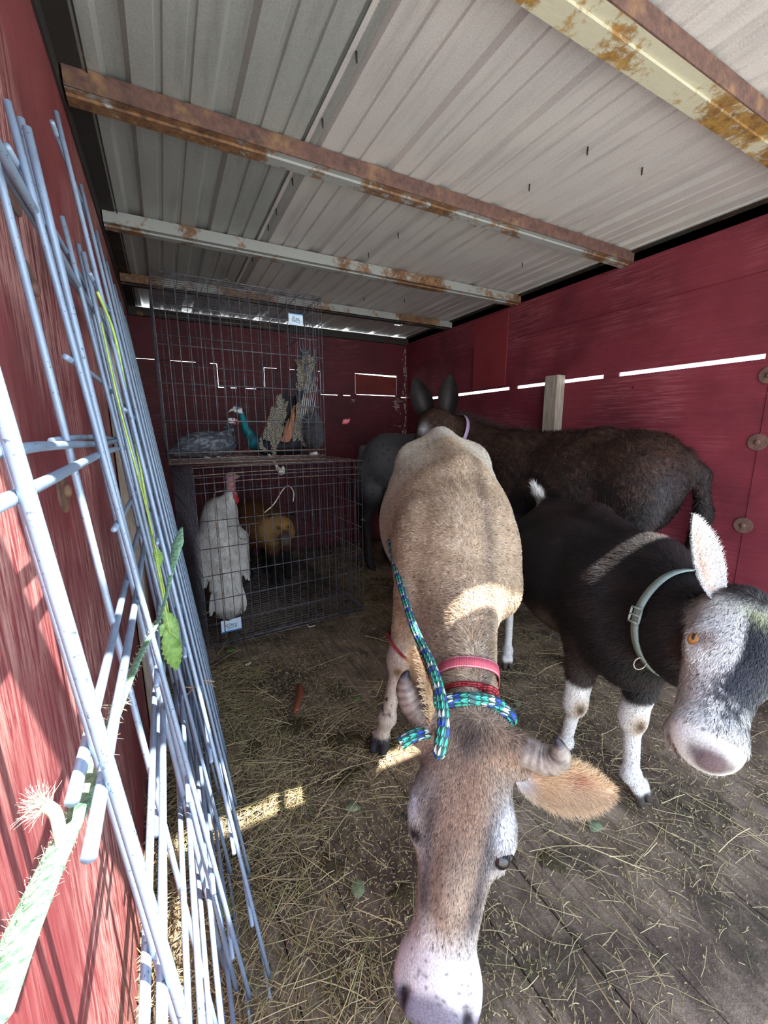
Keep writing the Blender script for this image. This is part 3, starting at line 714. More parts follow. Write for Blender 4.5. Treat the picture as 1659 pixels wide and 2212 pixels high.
# leaves
def leafmat(name, a, c_):
    m, t, b = newmat(name); v = coords(t); n = noise(t, v, 90, 4); t.links.new(ramp(t, n, [(.3, a), (.7, c_)]), b.inputs['Base Color']); b.inputs['Roughness'].default_value = .5; return m
M_leaf = leafmat('green_leaf', (86, 128, 58), (136, 170, 92)); M_leaf_dry = leafmat('dull_green_leaf', (104, 122, 88), (146, 158, 122)); M_stem = leafmat('vine_stem', (120, 150, 60), (168, 190, 96))
def leaf_mesh(c, dr, up, L, wd, mb, serr=.12, fold=.25, droop=.2, n=16):
    c = np.array(c, float); dr = nrm(dr); up = nrm(np.array(up, float)-dr*(np.array(up, float)@dr)); sd = np.cross(dr, up); V = []
    for lay in (0, .0006):
        for i in range(n+1):
            t = i/n; ww = wd*.5*math.sin(math.pi*min(1, t**.8))**.8*(1+serr*(1 if i % 2 else -1)); base = c+dr*L*t-up*droop*L*t*t+up*lay
            V += [base-sd*ww+up*fold*ww, base, base+sd*ww+up*fold*ww]
    k = 3*(n+1); F = []
    for i in range(n):
        for j in (0, 1):
            a = 3*i+j; F += [(a, a+1, a+4, a+3), (k+a, k+a+3, k+a+4, k+a+1)]
        F += [(3*i, 3*i+3, k+3*i+3, k+3*i), (3*i+2, k+3*i+2, k+3*i+5, 3*i+5)]
    mb.add(V, F)
def leaf(c, ang, L, wd, mat, lbl, z=.006):
    b = MB(); leaf_mesh((c[0], c[1], z), (math.cos(ang), math.sin(ang), .05), (0, 0, 1), L, wd, b)
    o = put('leaf', b.mesh('leaf'), mat); o['label'] = lbl; o['category'] = 'leaf'; o['group'] = 'fallen leaves on the floor'
leaf((.36, .93), -.3, .05, .03, M_leaf_dry, 'crumpled pale green leaf just below the sunlit stripe')
leaf((.30, .70), 1.2, .05, .032, M_leaf_dry, 'pale green leaf on the boards left of the cow\'s cheek')
leaf((.17, 2.0), .2, .05, .035, M_leaf, 'green leaf on the floor in front of the lower crate')
leaf((.58, 1.36), .5, .04, .025, M_leaf, 'small green leaf beside the cow\'s front leg')
leaf((.93, .55), .2, .05, .035, M_leaf_dry, 'dull green leaf under the cow\'s ear by the goat\'s hoof')
leaf((.92, 1.86), 1.2, .05, .03, M_leaf_dry, 'pale leaf on the floor by the near right corner of the lower crate')
leaf((1.14, 1.02), .9, .05, .03, M_leaf_dry, 'dull leaf on the dark floor among the goat\'s legs')
leaf((.02, .80), 1.3, .06, .03, M_leaf, 'green leaf in the hay under the wire panels')

# green vine caught on the wire panels
v_ = thing('vine', 'wilting green vine with leaves hanging on the wire panels', 'vine', (-.06, .95, .9))
V0 = [(-.070, .80, 1.29), (-.058, .84, 1.24), (-.052, .86, 1.15), (-.045, .86, 1.03), (-.040, .85, .93), (-.033, .82, .83), (-.025, .79, .72)]
b_ = MB(); b_.tube(bez(V0, 50), .0022, 8); b_.tube(bez([(-.072, .82, 1.25), (-.06, .80, 1.12), (-.045, .82, .99), (-.036, .83, .90), (-.028, .82, .80), (-.02, .80, .70)], 50), .0016, 8)
put('stem', b_.mesh('stem'), M_stem, v_)
for c_, dr, L_, wd_ in [((-.030, .79, .73), (.12, .1, -1), .10, .034), ((-.032, .79, .74), (-.5, -.2, -.6), .045, .016), ((-.036, .84, .87), (.2, .3, -1), .045, .016), ((-.03, .80, .76), (.3, -.2, -.9), .06, .022)]:
    b_ = MB(); leaf_mesh(c_, dr, (.3, -1, .1), L_, wd_, b_, .14, .3, .1); put('leaf', b_.mesh('leaf'), M_leaf, v_)
# frayed green strap tied to the panels and running out of the opening
def strapmat():
    m, t, b = newmat('frayed_green_strap'); at = N(t, 'UVMap'); sx = N(t, 'SeparateXYZ'); t.links.new(at.outputs[0], sx.inputs[0])
    v = coords(t); n = noise(t, v, 160, 5, .7)
    c = mix(t, ramp(t, n, [(.35, BW(0)), (.6, BW(1))]), (62, 104, 78), (140, 180, 146))
    t.links.new(c, b.inputs['Base Color']); b.inputs['Roughness'].default_value = .8; bump(t, b, n, .8, .003); return m
M_strap = strapmat(); M_fray = plain('pale_frayed_fibre', (176, 184, 160), .8)
st = thing('strap', 'frayed green strap tied to the wire panels, running down toward the lower left corner', 'strap', (-.06, .2, .7))
def ray_pt(px, py, dist):
    v = _F+_R*(px-829.5)/FPX+_D*(py-1106)/FPX; return np.array([0, 0, HC])+v/np.linalg.norm(v)*dist
SP_ = [(392, 1140, .92), (378, 1200, .86), (350, 1320, .76), (300, 1420, .62), (240, 1565, .50), (190, 1700, .43), (120, 1850, .37), (40, 2030, .31), (-40, 2230, .27)]
path = bez([ray_pt(*q) for q in SP_], 90)
b_ = MB(); rr = np.interp(np.linspace(0, 1, len(path)), [0, .08, .2, .35, .5, .75, 1], [.003, .012, .0028, .0045, .007, .009, .0095])
b_.tube(path, rr, 14, squash=.35, up=(1, -.6, .2)); put('webbing', b_.mesh('webbing'), M_strap, st)
# frayed fibres along the edges
fib = MB()
for k in range(900):
    i = int(rng.uniform(.22, .98)*len(path)); p = path[i]; tdir = nrm(path[min(i+1, len(path)-1)]-path[i-1]); sd = nrm(np.cross(tdir, np.array([.5, -.7, .3])))*(1 if rng.random() < .5 else -1)
    q0 = p+sd*rr[i]*.9; L_ = rng.uniform(.0015, .005)*(1.5 if .42 < i/len(path) < .6 else 1)
    e = nrm(sd+.7*rng.normal(size=3)); fib.tube([q0, q0+e*L_*.5, q0+e*L_+.3*L_*rng.normal(size=3)], [.00014, .00012, .00006], 3, False)
put('frayed_edge', fib.mesh('frayed_edge'), M_fray, st)
b_ = MB(); b_.tube(bez([ray_pt(135, 1830, .375), ray_pt(128, 1790, .372), ray_pt(118, 1755, .372), ray_pt(95, 1738, .372)], 20), .0034, 8)
for k in range(110):
    q0 = ray_pt(95+rng.uniform(-8, 18), 1740+rng.uniform(-6, 8), .372); e = nrm(ray_pt(60, 1728, .372)-q0+.008*rng.normal(size=3)); b_.tube([q0, q0+e*.006, q0+e*.013+.002*rng.normal(size=3)], [.00018, .00016, .00008], 3, False)
put('frayed_tuft', b_.mesh('frayed_tuft'), M_fray, st)
# dried weed caught low on the panels
b_ = MB()
for k in range(5):
    a = rng.random()*6; b_.tube([(.005, 1.0, .47), (.005+.03*math.cos(a), 1.0, .47-.02*math.sin(a)), (.005+.05*math.cos(a+.5), .99, .45-.04*math.sin(a))], [.0015, .001, .0005], 5)
o = put('dry_weed', b_.mesh('dry_weed'), plain('dry_tan_weed', (168, 132, 96), .8)); o['label'] = 'dry tan weed sprig caught low on the wire panels'; o['category'] = 'weed'
b_ = MB(); b_.box(.615, .650, 2.065, 2.070, .002, .006); b_.box(.615, .620, 2.068, 2.098, .002, .006)
o = put('plastic_scrap', b_.mesh('plastic_scrap', False), plain('white_plastic', (226, 226, 222), .5)); o['label'] = 'small white L-shaped plastic scrap at the front edge of the lower crate'; o['category'] = 'scrap'
b_ = MB(); b_.tube([(.235, 1.83, .008), (.262, 1.845, .008)], .006, 8)
o = put('stem_stub', b_.mesh('stem_stub'), plain('pale_stalk', (196, 186, 160), .7)); o['label'] = 'pale cut stalk stub lying on the boards before the lower crate'; o['category'] = 'stalk'
b_ = MB(); b_.tube(bez([(1.28, 3.10, .006), (1.36, 3.05, .010), (1.42, 3.10, .006), (1.50, 3.06, .008)], 20), .006, 6, squash=.5)
o = put('ribbon', b_.mesh('ribbon'), plain('purple_cloth', (70, 52, 120), .8)); o['label'] = 'dark purple strip of cloth on the floor right of the lower crate'; o['category'] = 'ribbon'
# ------------------------------------------------------------------ the cow (stage coords: right, forward, up)
def ear_mesh(base, tip, wdir, ndir, width, cup=.35, thick=.006, n=18, m=11, point=.75, skew=0.):
    """leaf-shaped cupped ear as a closed shell"""
    base, tip = np.array(base, float), np.array(tip, float); ax = tip-base; L = np.linalg.norm(ax); ax /= L
    wv = nrm(np.array(wdir, float)-ax*(np.array(wdir, float)@ax)); nv = np.cross(ax, wv); nv = nv if nv@np.array(ndir, float) > 0 else -nv
    V = []; prm = []
    for lay in (0, 1):
        for i in range(n+1):
            t = i/n; ww = width*.5*(math.sin(math.pi*t**point)**.75*.92+.32*(1-t)**2+.01)
            for j in range(m+1):
                u = 2*j/m-1; th = thick*(1-u*u)**.5*(1-.6*t)
                p = base+ax*L*t+wv*u*ww*(1)+wv*skew*math.sin(math.pi*t)*width+nv*(cup*ww*(u*u-1)*(1.5-t)+(-th if lay else 0))
                V.append(p); prm.append((t, u, lay))
    k = (n+1)*(m+1); F = []
    for i in range(n):
        for j in range(m):
            a = i*(m+1)+j; F.append((a, a+1, a+m+2, a+m+1)); F.append((k+a, k+a+m+1, k+a+m+2, k+a+1))
        for j in (0, m):
            a = i*(m+1)+j; q = (a, a+m+1, k+a+m+1, k+a); F.append(q if j == 0 else q[::-1])
    return np.array(V), np.array(F), np.array(prm)
def horn(path, r, name, mat, parent, dark_tip=True):
    p = S2W(bez(path, 40)); n = len(p); t = np.linspace(0, 1, n)
    rr = np.interp(t, np.linspace(0, 1, len(r)), r)*(1+.03*np.sin(t*55)*(1-t))
    b = MB(); b.tube(p, rr, 20); me = b.mesh(name); V = np.zeros(len(me.vertices)*3); me.vertices.foreach_get('co', V); V = V.reshape(-1, 3)
    d = np.argmin(np.linalg.norm(V[:, None]-p[None, ::2], axis=2), 1)*2/n
    Pn = Paint(V, (128, 112, 102)); Pn.blend(.5+.5*np.sin(d*60+wob(V, 30)), (96, 84, 76)); Pn.blend(sm(wob(V, 60), .2, .8)*.5, (168, 156, 144)); Pn.blend(sm(d, .72, .9), (46, 42, 46))
    a = me.color_attributes.new('Col', 'FLOAT_COLOR', 'POINT'); c = np.ones((len(V), 4), np.float32); c[:, :3] = Pn.C; a.data.foreach_set('color', c.ravel())
    return put(name, me, mat, parent)
M_horn = hide_mat('horn', .45, 120, .4)
def eye_mat(name, iris, pupil=(8, 6, 8)):
    m, t, b = newmat(name); b.inputs['Base Color'].default_value = L4(iris); b.inputs['Roughness'].default_value = .12; b.inputs['Coat Weight'].default_value = .2; return m
M_eye = eye_mat('dark_eye', (18, 14, 18)); M_amber = eye_mat('amber_eye', (168, 116, 62)); M_black = plain('black_lash', (16, 14, 16), .6)
def ball(name, c, r, mat, parent, world=False):
    bm = bmesh.new(); bmesh.ops.create_uvsphere(bm, u_segments=20, v_segments=14, radius=1.)
    c = np.array(c, float); c = c if world else S2W(c); rr = (r, r, r) if np.isscalar(r) else r
    for v in bm.verts: v.co = Vector((c[0]+v.co.x*rr[0], c[1]+v.co.y*rr[1], c[2]+v.co.z*rr[2]))
    for f in bm.faces: f.smooth = True
    me = bpy.data.meshes.new(name); bm.to_mesh(me); bm.free(); return put(name, me, mat, parent)
def hoof_prims(c, dr, r=.03, h_=.05):
    """two claws"""
    c = np.array(c, float); dr = nrm(np.array([dr[0], dr[1], 0.])); sd = np.array([-dr[1], dr[0], 0])
    out = []
    for s in (-1, 1):
        a = c+sd*s*r*.55+np.array([0, 0, h_]); b = c+sd*s*r*.62+dr*r*.9+np.array([0, 0, r*.42])
        out.append(cone(a, b, r*.62, r*.46, .006))
    return out

cow = thing('cow', 'tan and brown cow with short curved horns, head lowered toward the opening', 'cow', tuple(S2W((.24, 1.5, 0))))
e_l = nrm([-.215, -.461, -.853]); e_w = np.array([.955, -.06, -.27]); e_w = nrm(e_w-e_l*(e_w@e_l)); e_n = nrm(np.cross(e_l, e_w)); e_n = e_n if e_n[1] < 0 else -e_n
_a = math.radians(15); e_w, e_n = e_w*math.cos(_a)+e_n*math.sin(_a), e_n*math.cos(_a)-e_w*math.sin(_a)
HO = np.array([.168, .668, .545])
def HD(w_, n_, l_): return HO+e_w*w_+e_n*n_+e_l*l_
HB = np.stack([e_w, e_n, e_l])
WN = np.array([0, -.565, .826])
P_ = [
 # pelvis and hips
 ell((.262, 1.92, .90), (.185, .20, .17), .06), cone((.268, 2.08, 1.035), (.262, 1.84, 1.035), .035, .030, .05), cone((.262, 1.90, 1.040), (.258, 1.30, .955), .040, .050, .06),
 ell((.118, 1.84, .945), (.045, .07, .06), .10), ell((.412, 1.84, .945), (.045, .07, .06), .10), ell((.258, 1.74, .86), (.205, .20, .16), .09), ell((.265, 1.95, 1.055), (.03, .05, .030), .05),
 cone((.14, 2.0, .80), (.12, 2.02, .55), .12, .08, .06), cone((.39, 2.0, .80), (.40, 2.02, .55), .12, .08, .06),
 # barrel and chest
 ell((.235, 1.58, .725), (.252, .36, .265), .08), ell((.225, 1.34, .735), (.205, .26, .245), .06),
 ell((.205, 1.16, .70), (.15, .22, .21), .06),
 # shoulders
 ell((.095, 1.17, .70), (.062, .12, .17), .05), ell((.325, 1.14, .70), (.062, .12, .17), .05), ell((.325, 1.06, .645), (.045, .05, .06), .04), ell((.085, 1.09, .635), (.045, .05, .06), .04),
 ell((.20, 1.05, .57), (.095, .10, .12), .05),
 # neck
 cone(np.array([.232, 1.12, .875])-WN*.125, np.array([.183, .77, .60])-WN*.085, .112, .060, .05, (WN, 1.35)),
 cone(np.array([.245, 1.18, .895])-WN*.05, np.array([.178, .72, .575])-WN*.03, .045, .028, .04),
 cone((.17, .80, .50), (.19, 1.02, .56), .05, .08, .05),
 # head
 ell(HD(0, -.075, .07), (.084, .075, .10), .03, HB), ell(HD(0, -.035, .01), (.05, .035, .04), .03, HB),
 ell(HD(0, -.06, .15), (.086, .060, .10), .03, HB), ell(HD(.074, -.046, .178), (.026, .032, .045), .03, HB), cone(HD(.052, -.022, .192), HD(.074, -.018, .180), .008, .010, .012), cone(HD(.074, -.018, .180), HD(.090, -.038, .182), .010, .008, .012), cone(HD(.060, -.026, .214), HD(.078, -.030, .218), .008, .007, .012), ell(HD(-.072, -.045, .175), (.024, .034, .05), .03, HB),
 cone(HD(0, -.058, .16), HD(0, -.052, .38), .068, .052, .03), cone(HD(0, -.13, .10), HD(0, -.105, .36), .055, .036, .04),
 ell(HD(.045, -.10, .14), (.032, .07, .08), .03, HB), ell(HD(-.045, -.10, .14), (.032, .07, .08), .03, HB),
 ell(HD(0, -.062, .405), (.074, .056, .055), .03, HB), ell(HD(.036, -.044, .428), (.032, .030, .032), .025, HB), ell(HD(-.036, -.044, .428), (.032, .030, .032), .025, HB), ell(HD(0, -.050, .435), (.04, .034, .030), .025, HB), ell(HD(0, -.095, .430), (.05, .03, .035), .02, HB),
 cone(HD(.052, -.03, .215), HD(.030, -.018, .33), .012, .012, .02), cone(HD(-.052, -.03, .215), HD(-.030, -.018, .33), .012, .012, .02),
 ell(HD(0, .004, .24), (.02, .01, .06), .02, HB, ),
 cone(HD(.05, -.035, .025), HD(.088, -.030, .025), .032, .026, .02), cone(HD(-.05, -.035, .025), HD(-.088, -.030, .025), .032, .026, .02),
 cone(HD(.05, -.07, .06), HD(.098, -.065, .065), .024, .018, .02), cone(HD(-.05, -.07, .06), HD(-.098, -.065, .06), .024, .018, .02),
 # tail
 cone((.27, 2.12, 1.01), (.275, 2.20, .93), .03, .026, .03), cone((.275, 2.20, .93), (.28, 2.22, .42), .024, .014, .02), cone((.28, 2.22, .44), (.28, 2.22, .28), .03, .012, .02),
]
# eye sockets and nostrils
P_ += [ell(HD(.082, -.010, .204), (.012, .008, .012), .01, HB, True), ell(HD(-.100, -.056, .187), (.014, .016, .018), .01, HB, True),
       cone(HD(.046, -.014, .412), HD(.060, -.030, .448), .0055, .009, .006, None, True), cone(HD(-.046, -.014, .412), HD(-.060, -.030, .448), .0055, .009, .006, None, True)]
def leg(h_, kn, fe, ho, rs, k=.025, claw=.03, dr=(0, -1)):
    return [cone(h_, kn, rs[0], rs[1], .04), ell(kn, (rs[1]*1.12, rs[1]*1.15, rs[1]*1.5), k), cone(kn, fe, rs[2], rs[3], k), ell(fe, (rs[3]*1.3, rs[3]*1.35, rs[3]*1.4), k*.7), cone(fe, np.array(ho)+np.array([0, 0, .045]), rs[3]*1.05, rs[3]*1.1, .015)]+hoof_prims(ho, dr, claw)
P_ += leg((.095, 1.22, .56), (.052, 1.235, .335), (.010, 1.215, .13), (-.012, 1.225, 0), (.062, .036, .026, .022), dr=(-.45, -1))
P_ += leg((.33, 1.25, .56), (.285, 1.27, .335), (.29, 1.27, .12), (.29, 1.25, 0), (.062, .036, .026, .022))
P_ += leg((.125, 2.02, .60), (.13, 2.12, .40), (.12, 2.06, .12), (.115, 2.03, 0), (.085, .038, .028, .023))
P_ += leg((.40, 2.02, .60), (.41, 2.12, .40), (.41, 2.06, .12), (.41, 2.03, 0), (.085, .038, .028, .023))
V, F = implicit(P_, .0062)
def cow_col(P, Nn):
    c = Paint(P, (198, 176, 150)); w_ = wob(P, 14.)*.5; u, v, z = P.T
    c.blend(sm(v+.05*w_, 1.25, 1.8), (226, 216, 200)); c.blend(sm(-Nn[:, 2], -.1, .7)*sm(v, 1.0, 1.3)*.6, (216, 202, 184))
    c.blend(sm(v, 1.5, 1.2)*sm(v, .9, 1.1)*.55, (176, 148, 122)); c.blend(sm(v, 1.25, .95)*.8, (172, 148, 122))
    # dark line down the neck crest and pale spine over the rump
    sx = np.interp(v, [.72, .85, .95, 1.2, 1.5, 1.7], [.205, .232, .258, .285, .29, .27])
    line = np.exp(-((u-sx+.01*w_)/.020)**2)*sm(Nn[:, 2], .0, .5)
    c.blend(line*sm(v, 1.62, 1.15)*.9*(.75+.4*w_), (98, 82, 72)); c.blend(np.exp(-((u-.262)/.02)**2)*sm(v, 1.65, 1.85)*.5*(z > .98), (226, 224, 220))
    c.blend(np.exp(-((u-.25)/.05)**2)*sm(v, 1.72, 1.6)*sm(v, 1.4, 1.5)*.6, (190, 160, 122))
    c.blend(g(P, (.08, 1.95, .93), (.05, .07, .08))*.5, (128, 112, 96)); c.blend(sm(wob(P*np.array([5., 1., 1.2]), 30.), .0, 1.2)*.42, (142, 116, 90)); c.blend(sm(wob(P*np.array([5., 1., 1.2])+3, 42.), .2, 1.1)*.25, (226, 212, 192))  # shade of the hip crease painted in, then coat streaks
    c.blend(g(P, (.09, .95, .52), (.05, .1, .08))*.8, (214, 196, 178))
    # legs
    lg = sm(z, .42, .36)*sm(np.abs(v-1.6), .25, .3); c.blend(sm(z, .46, .38)*(v > 1.1), (196, 180, 166))
    c.blend(g(P, (.045, 1.20, .315), (.018, .03, .022))*1.1, (112, 84, 52)); c.blend(sm(wob(P, 60.), .3, .8)*sm(z, .26, .22)*sm(z, .10, .14)*(v > 1.1), (74, 60, 54)); c.blend(sm(z, .07, .05)*(v > 1.1), (44, 42, 46))
    # head
    q = P-HO; hw, hn, hl = q@e_w, q@e_n, q@e_l; H = sm(hl, -.06, .02)*sm(v, .86, .78)
    hc = Paint(P, (150, 128, 110)); hc.blend(sm(np.abs(hw)+.008*w_, .03, .062)*sm(hl, .04, .12), (146, 132, 122)); hc.blend(np.exp(-((hw-.008)/.036)**2)*sm(hl, .02, .08)*sm(hl, .26, .14)*.8, (138, 104, 82)); hc.blend(sm(hw, .0, .03)*sm(hl, .10, .03)*.6, (142, 108, 84))
    hc.blend(np.exp(-((hw+.004)/.034)**2-((hl-.02)/.050)**2)*(1.1+.4*w_), (62, 48, 44)); hc.blend(np.exp(-((np.abs(hw)-.052+.12*np.maximum(hl-.2, 0))/.013)**2)*sm(hl, .11, .17)*sm(hl, .37, .30)*.95, (70, 62, 62))
    hc.blend(g(np.stack([hw, hl], 1), (-.01, .20), (.035, .05))*.35, (92, 78, 70))
    hc.blend(np.exp(-((hw-.080)/.017)**2-((hl-.158)/.036)**2)*1.2*sm(hn, -.11, -.07), (212, 214, 218)); hc.blend(np.exp(-((hw+.090)/.012)**2-((hl-.165)/.03)**2)*1.1, (206, 210, 214)); hc.blend(sm(wob(P*np.array([6., 1., 1.]), 50.), .1, 1.)*.35, (104, 86, 74)); hc.blend(g(np.stack([np.abs(hw), hl], 1), (.078, .215), (.022, .022))*.8, (190, 180, 172))
    hc.blend(sm(np.abs(hw), .045, .066)*sm(hl, .2, .3)*.6, (186, 170, 156))
    hc.blend(sm(hl+.15*np.abs(hw)+.008*w_, .325, .365), (208, 206, 214)); hc.blend(sm(hl+.3*np.abs(hw), .300, .335)*.5, (196, 184, 172))
    hc.blend(sm(hl-.25*np.abs(hw)+.004*w_, .388, .412)*.9, (104, 98, 114)); hc.blend(g(np.stack([np.abs(hw), hl, hn], 1), (.052, .430, -.022), (.009, .026, .03))*1.2, (38, 34, 42))
    dots = sm(wob(P, 700.), 1.0, 1.2)*sm(hl, .345, .365); hc.blend(dots*.7, (70, 66, 78))
    hc.blend(g(np.stack([np.abs(hw), hl, hn], 1), (.073, .203, -.020), (.017, .014, .024))*1.25, (30, 27, 30))
    c.C = c.C*(1-H[:, None])+hc.C*H[:, None]
    return c.C
body('body', V, F, cow_col, M_hide, cow)
def cow_dir(P, Nn):
    q = P-HO; hl = q@e_l; H = sm(hl, -.03, .03)*sm(P[:, 1], .86, .78)
    D = np.stack([(P[:, 0]-.235)*1.2, np.full(len(P), .75), -.55-.0*P[:, 0]], 1); D[P[:, 2] < .45] = (0, .1, -1)
    Dh = e_l+np.outer((q@e_w)*2.5, e_w); up = sm(hl, .10, .0); Dh = Dh+np.outer(up*(q@e_w)*8, e_w)
    return nrm(D*(1-H[:, None])+Dh*H[:, None])
def cow_len(P, Nn):
    q = P-HO; hl = q@e_l; H = sm(P[:, 1], .86, .78); L = .012+0*hl; L = L*(1-.35*H); L = L+H*sm(hl, .07, .0)*.008
    L = np.where((H > .5) & (hl > .345), .0, L); e = np.minimum(np.linalg.norm(P-HD(.093, -.03, .195), axis=1), np.linalg.norm(P-HD(-.098, -.058, .187), axis=1)); return np.where(e < .021, 0., L)
fur('coat', V, F, cow_col, cow_dir, cow_len, 170000, .0013, M_fur, cow, lambda c: 1*np.where(c[:, 1] < .95, 6., np.where(c[:, 1] < 1.3, 2.2, 1.))*np.where(c[:, 2] < .35, .4, 1), lift=.26, jit=.24, var=.38)
# horns
horn([HD(.078, -.030, .025), HD(.105, -.026, .028), HD(.132, -.018, .030), HD(.150, -.002, .018), HD(.146, .014, -.002), HD(.138, .022, -.014)], [.0265, .0265, .026, .022, .011, .003], 'horn', M_horn, cow)
horn([HD(-.078, -.030, .022), HD(-.102, -.026, .012), HD(-.124, -.018, -.006), HD(-.138, -.008, -.028), HD(-.142, .0, -.048), HD(-.140, .004, -.062)], [.0265, .0265, .025, .021, .012, .003], 'horn', M_horn, cow)
# eyes
for s in (-1, 1):
    ball('eye', HD(.0735, -.0265, .200) if s > 0 else HD(-.083, -.050, .188), .0180 if s > 0 else .016, M_eye, cow)
    b_ = MB()
    for k in range(22):
        a = (k/21-.5)*1.9; q = HD(s*((.084 if s > 0 else .096)+.010*math.sin(a)), (-.010 if s > 0 else -.038)-.012*math.sin(a), .188); d_ = nrm(e_w*s*.8+e_n*(.45+.5*a)+e_l*.5); b_.tube([S2W(q), S2W(q+d_*.007), S2W(q+d_*.013-e_n*.001)], [.0004, .0003, .0001], 3, False)
    put('eyelashes', b_.mesh('eyelashes'), M_black, cow)
# ears
def cow_ear_col(prm, P):
    c = Paint(P, (220, 182, 138)); t, u, lay = prm.T; w_ = wob(P, 40.)
    c.blend(sm(t, .25, .0), (204, 198, 196)); c.blend((lay < .5)*sm(t, .3, .5)*.7, (226, 196, 158)); c.blend((lay < .5)*g(prm[:, :2], (.62, -.15), (.14, .25))*.75, (176, 104, 78)); c.blend(sm(np.abs(u), .6, 1)*.6, (232, 206, 168)); c.blend(sm(t, .4, .15)*sm(t, 0, .1)*.4*(u < 0), (160, 104, 66)); return c.C
def add_ear(parent, base, tip, wd, nd, width, colf, cnt=5000, ln=.022, **kw):
    Ve, Fe, prm = ear_mesh(base, tip, wd, nd, width, **kw)
    o = put('ear', mesh_np('ear', S2W(Ve), Fe, colf(prm, Ve)), M_hide, parent)
    from_c = lambda P, Nn: colf(prm[np.argmin(((P[:, None, :]-Ve[None, ::3])**2).sum(2), 1)*3], P) if len(P) < 100 else _near(P, Ve, prm, colf)
    ax = nrm(np.array(tip)-np.array(base)); cen = (np.array(base)+np.array(tip))/2
    def dirf(P, Nn): r_ = P-cen; return ax*.8+.9*nrm(r_-np.outer(r_@ax, ax))
    def lenf(P, Nn): t = np.clip((P-np.array(base))@ax/np.linalg.norm(np.array(tip)-np.array(base)), 0, 1); return ln*(.45+.8*np.sin(np.pi*np.clip(t, .1, 1))*.8+.3*t)
    fur('ear_hair', Ve, Fe, from_c, dirf, lenf, cnt, .0009, M_fur, o, lift=.3, jit=.3, var=.14); return o
def _near(P, Ve, prm, colf):
    out = np.zeros(len(P), int)
    for i in range(0, len(P), 2000): out[i:i+2000] = np.argmin(((P[i:i+2000, None, :]-Ve[None])**2).sum(2), 1)
    return colf(prm[out], P)
rt = np.array([.400, .60, .462])
add_ear(cow, HD(.090, -.055, .078), rt, e_l, (0, -.7, .6), .074, cow_ear_col, 7000, .020, cup=.38, thick=.009, point=.85)
add_ear(cow, HD(-.092, -.060, .062), (.058, .735, .665), (-.3, .8, .2), (-.4, -.5, .6), .085, cow_ear_col, 4000, .018, cup=.5, thick=.009, point=.85)

# ---- collar, cords and lead rope
def ribbon(pts, wdirs, w, th, mb, closed=True):
    P = np.asarray(pts, float); W_ = nrm(wdirs); n = len(P)
    T = nrm(np.roll(P, -1, 0)-np.roll(P, 1, 0)) if closed else nrm(np.gradient(P, axis=0)); Nn = nrm(np.cross(T, W_)); W_ = np.cross(Nn, T)
    sec = [(-.5, -.5), (.5, -.5), (.5, .5), (-.5, .5)]; V = []; uv = []; L = np.concatenate([[0], np.cumsum(np.linalg.norm(np.diff(P, axis=0), axis=1))])
    for i in range(n):
        for a, b in sec: V.append(P[i]+W_[i]*a*w+Nn[i]*b*th); uv.append((L[i], a+.5))
    F = [(i*4+j, ((i+1) % n)*4+j, ((i+1) % n)*4+(j+1) % 4, i*4+(j+1) % 4) for i in range(n if closed else n-1) for j in range(4)]
    if not closed: F += [(3, 2, 1, 0), ((n-1)*4, (n-1)*4+1, (n-1)*4+2, (n-1)*4+3)]
    mb.add(V, F, uv)
def ring(c, ax, up, ru, rv, n=64, ph=0):
    """ellipse around axis ax; up gives the first radius direction"""
    ax = nrm(ax); up = np.array(up, float); up = nrm(up-ax*(up@ax)); sd = np.cross(ax, up); a = np.arange(n)/n*2*np.pi+ph
    return np.array(c)+np.cos(a)[:, None]*up*ru+np.sin(a)[:, None]*sd*rv
NA = nrm([.049, .35, .275])
def surf_ring(c, ax, up, prims_V, pad, n=72, width=0.):
    """ring hugging the body: rays cast from c find the farthest skin vertex in a slab"""
    c = np.array(c, float); ax = nrm(ax); up = np.array(up, float); up = nrm(up-ax*(up@ax)); sd = np.cross(ax, up)
    q = prims_V-c; h_ = q@ax; m = (np.abs(h_) < .012) & (np.linalg.norm(q, axis=1) < .22); q = q[m]; an = np.arctan2(q@sd, q@up); rr = np.hypot(q@sd, q@up)
    out = []
    for i in range(n):
        a = i/n*2*np.pi; da = np.abs((an-a+np.pi) % (2*np.pi)-np.pi); k = da < .14; out.append(rr[k].max() if k.any() else np.nan)
    out = np.array(out); out = np.where(np.isnan(out), np.nanmean(out), out)
    for _ in range(3): out = .25*np.roll(out, 1)+.5*out+.25*np.roll(out, -1)
    a = np.arange(n)/n*2*np.pi; return c+(out+pad)[:, None]*(np.cos(a)[:, None]*up+np.sin(a)[:, None]*sd), ax
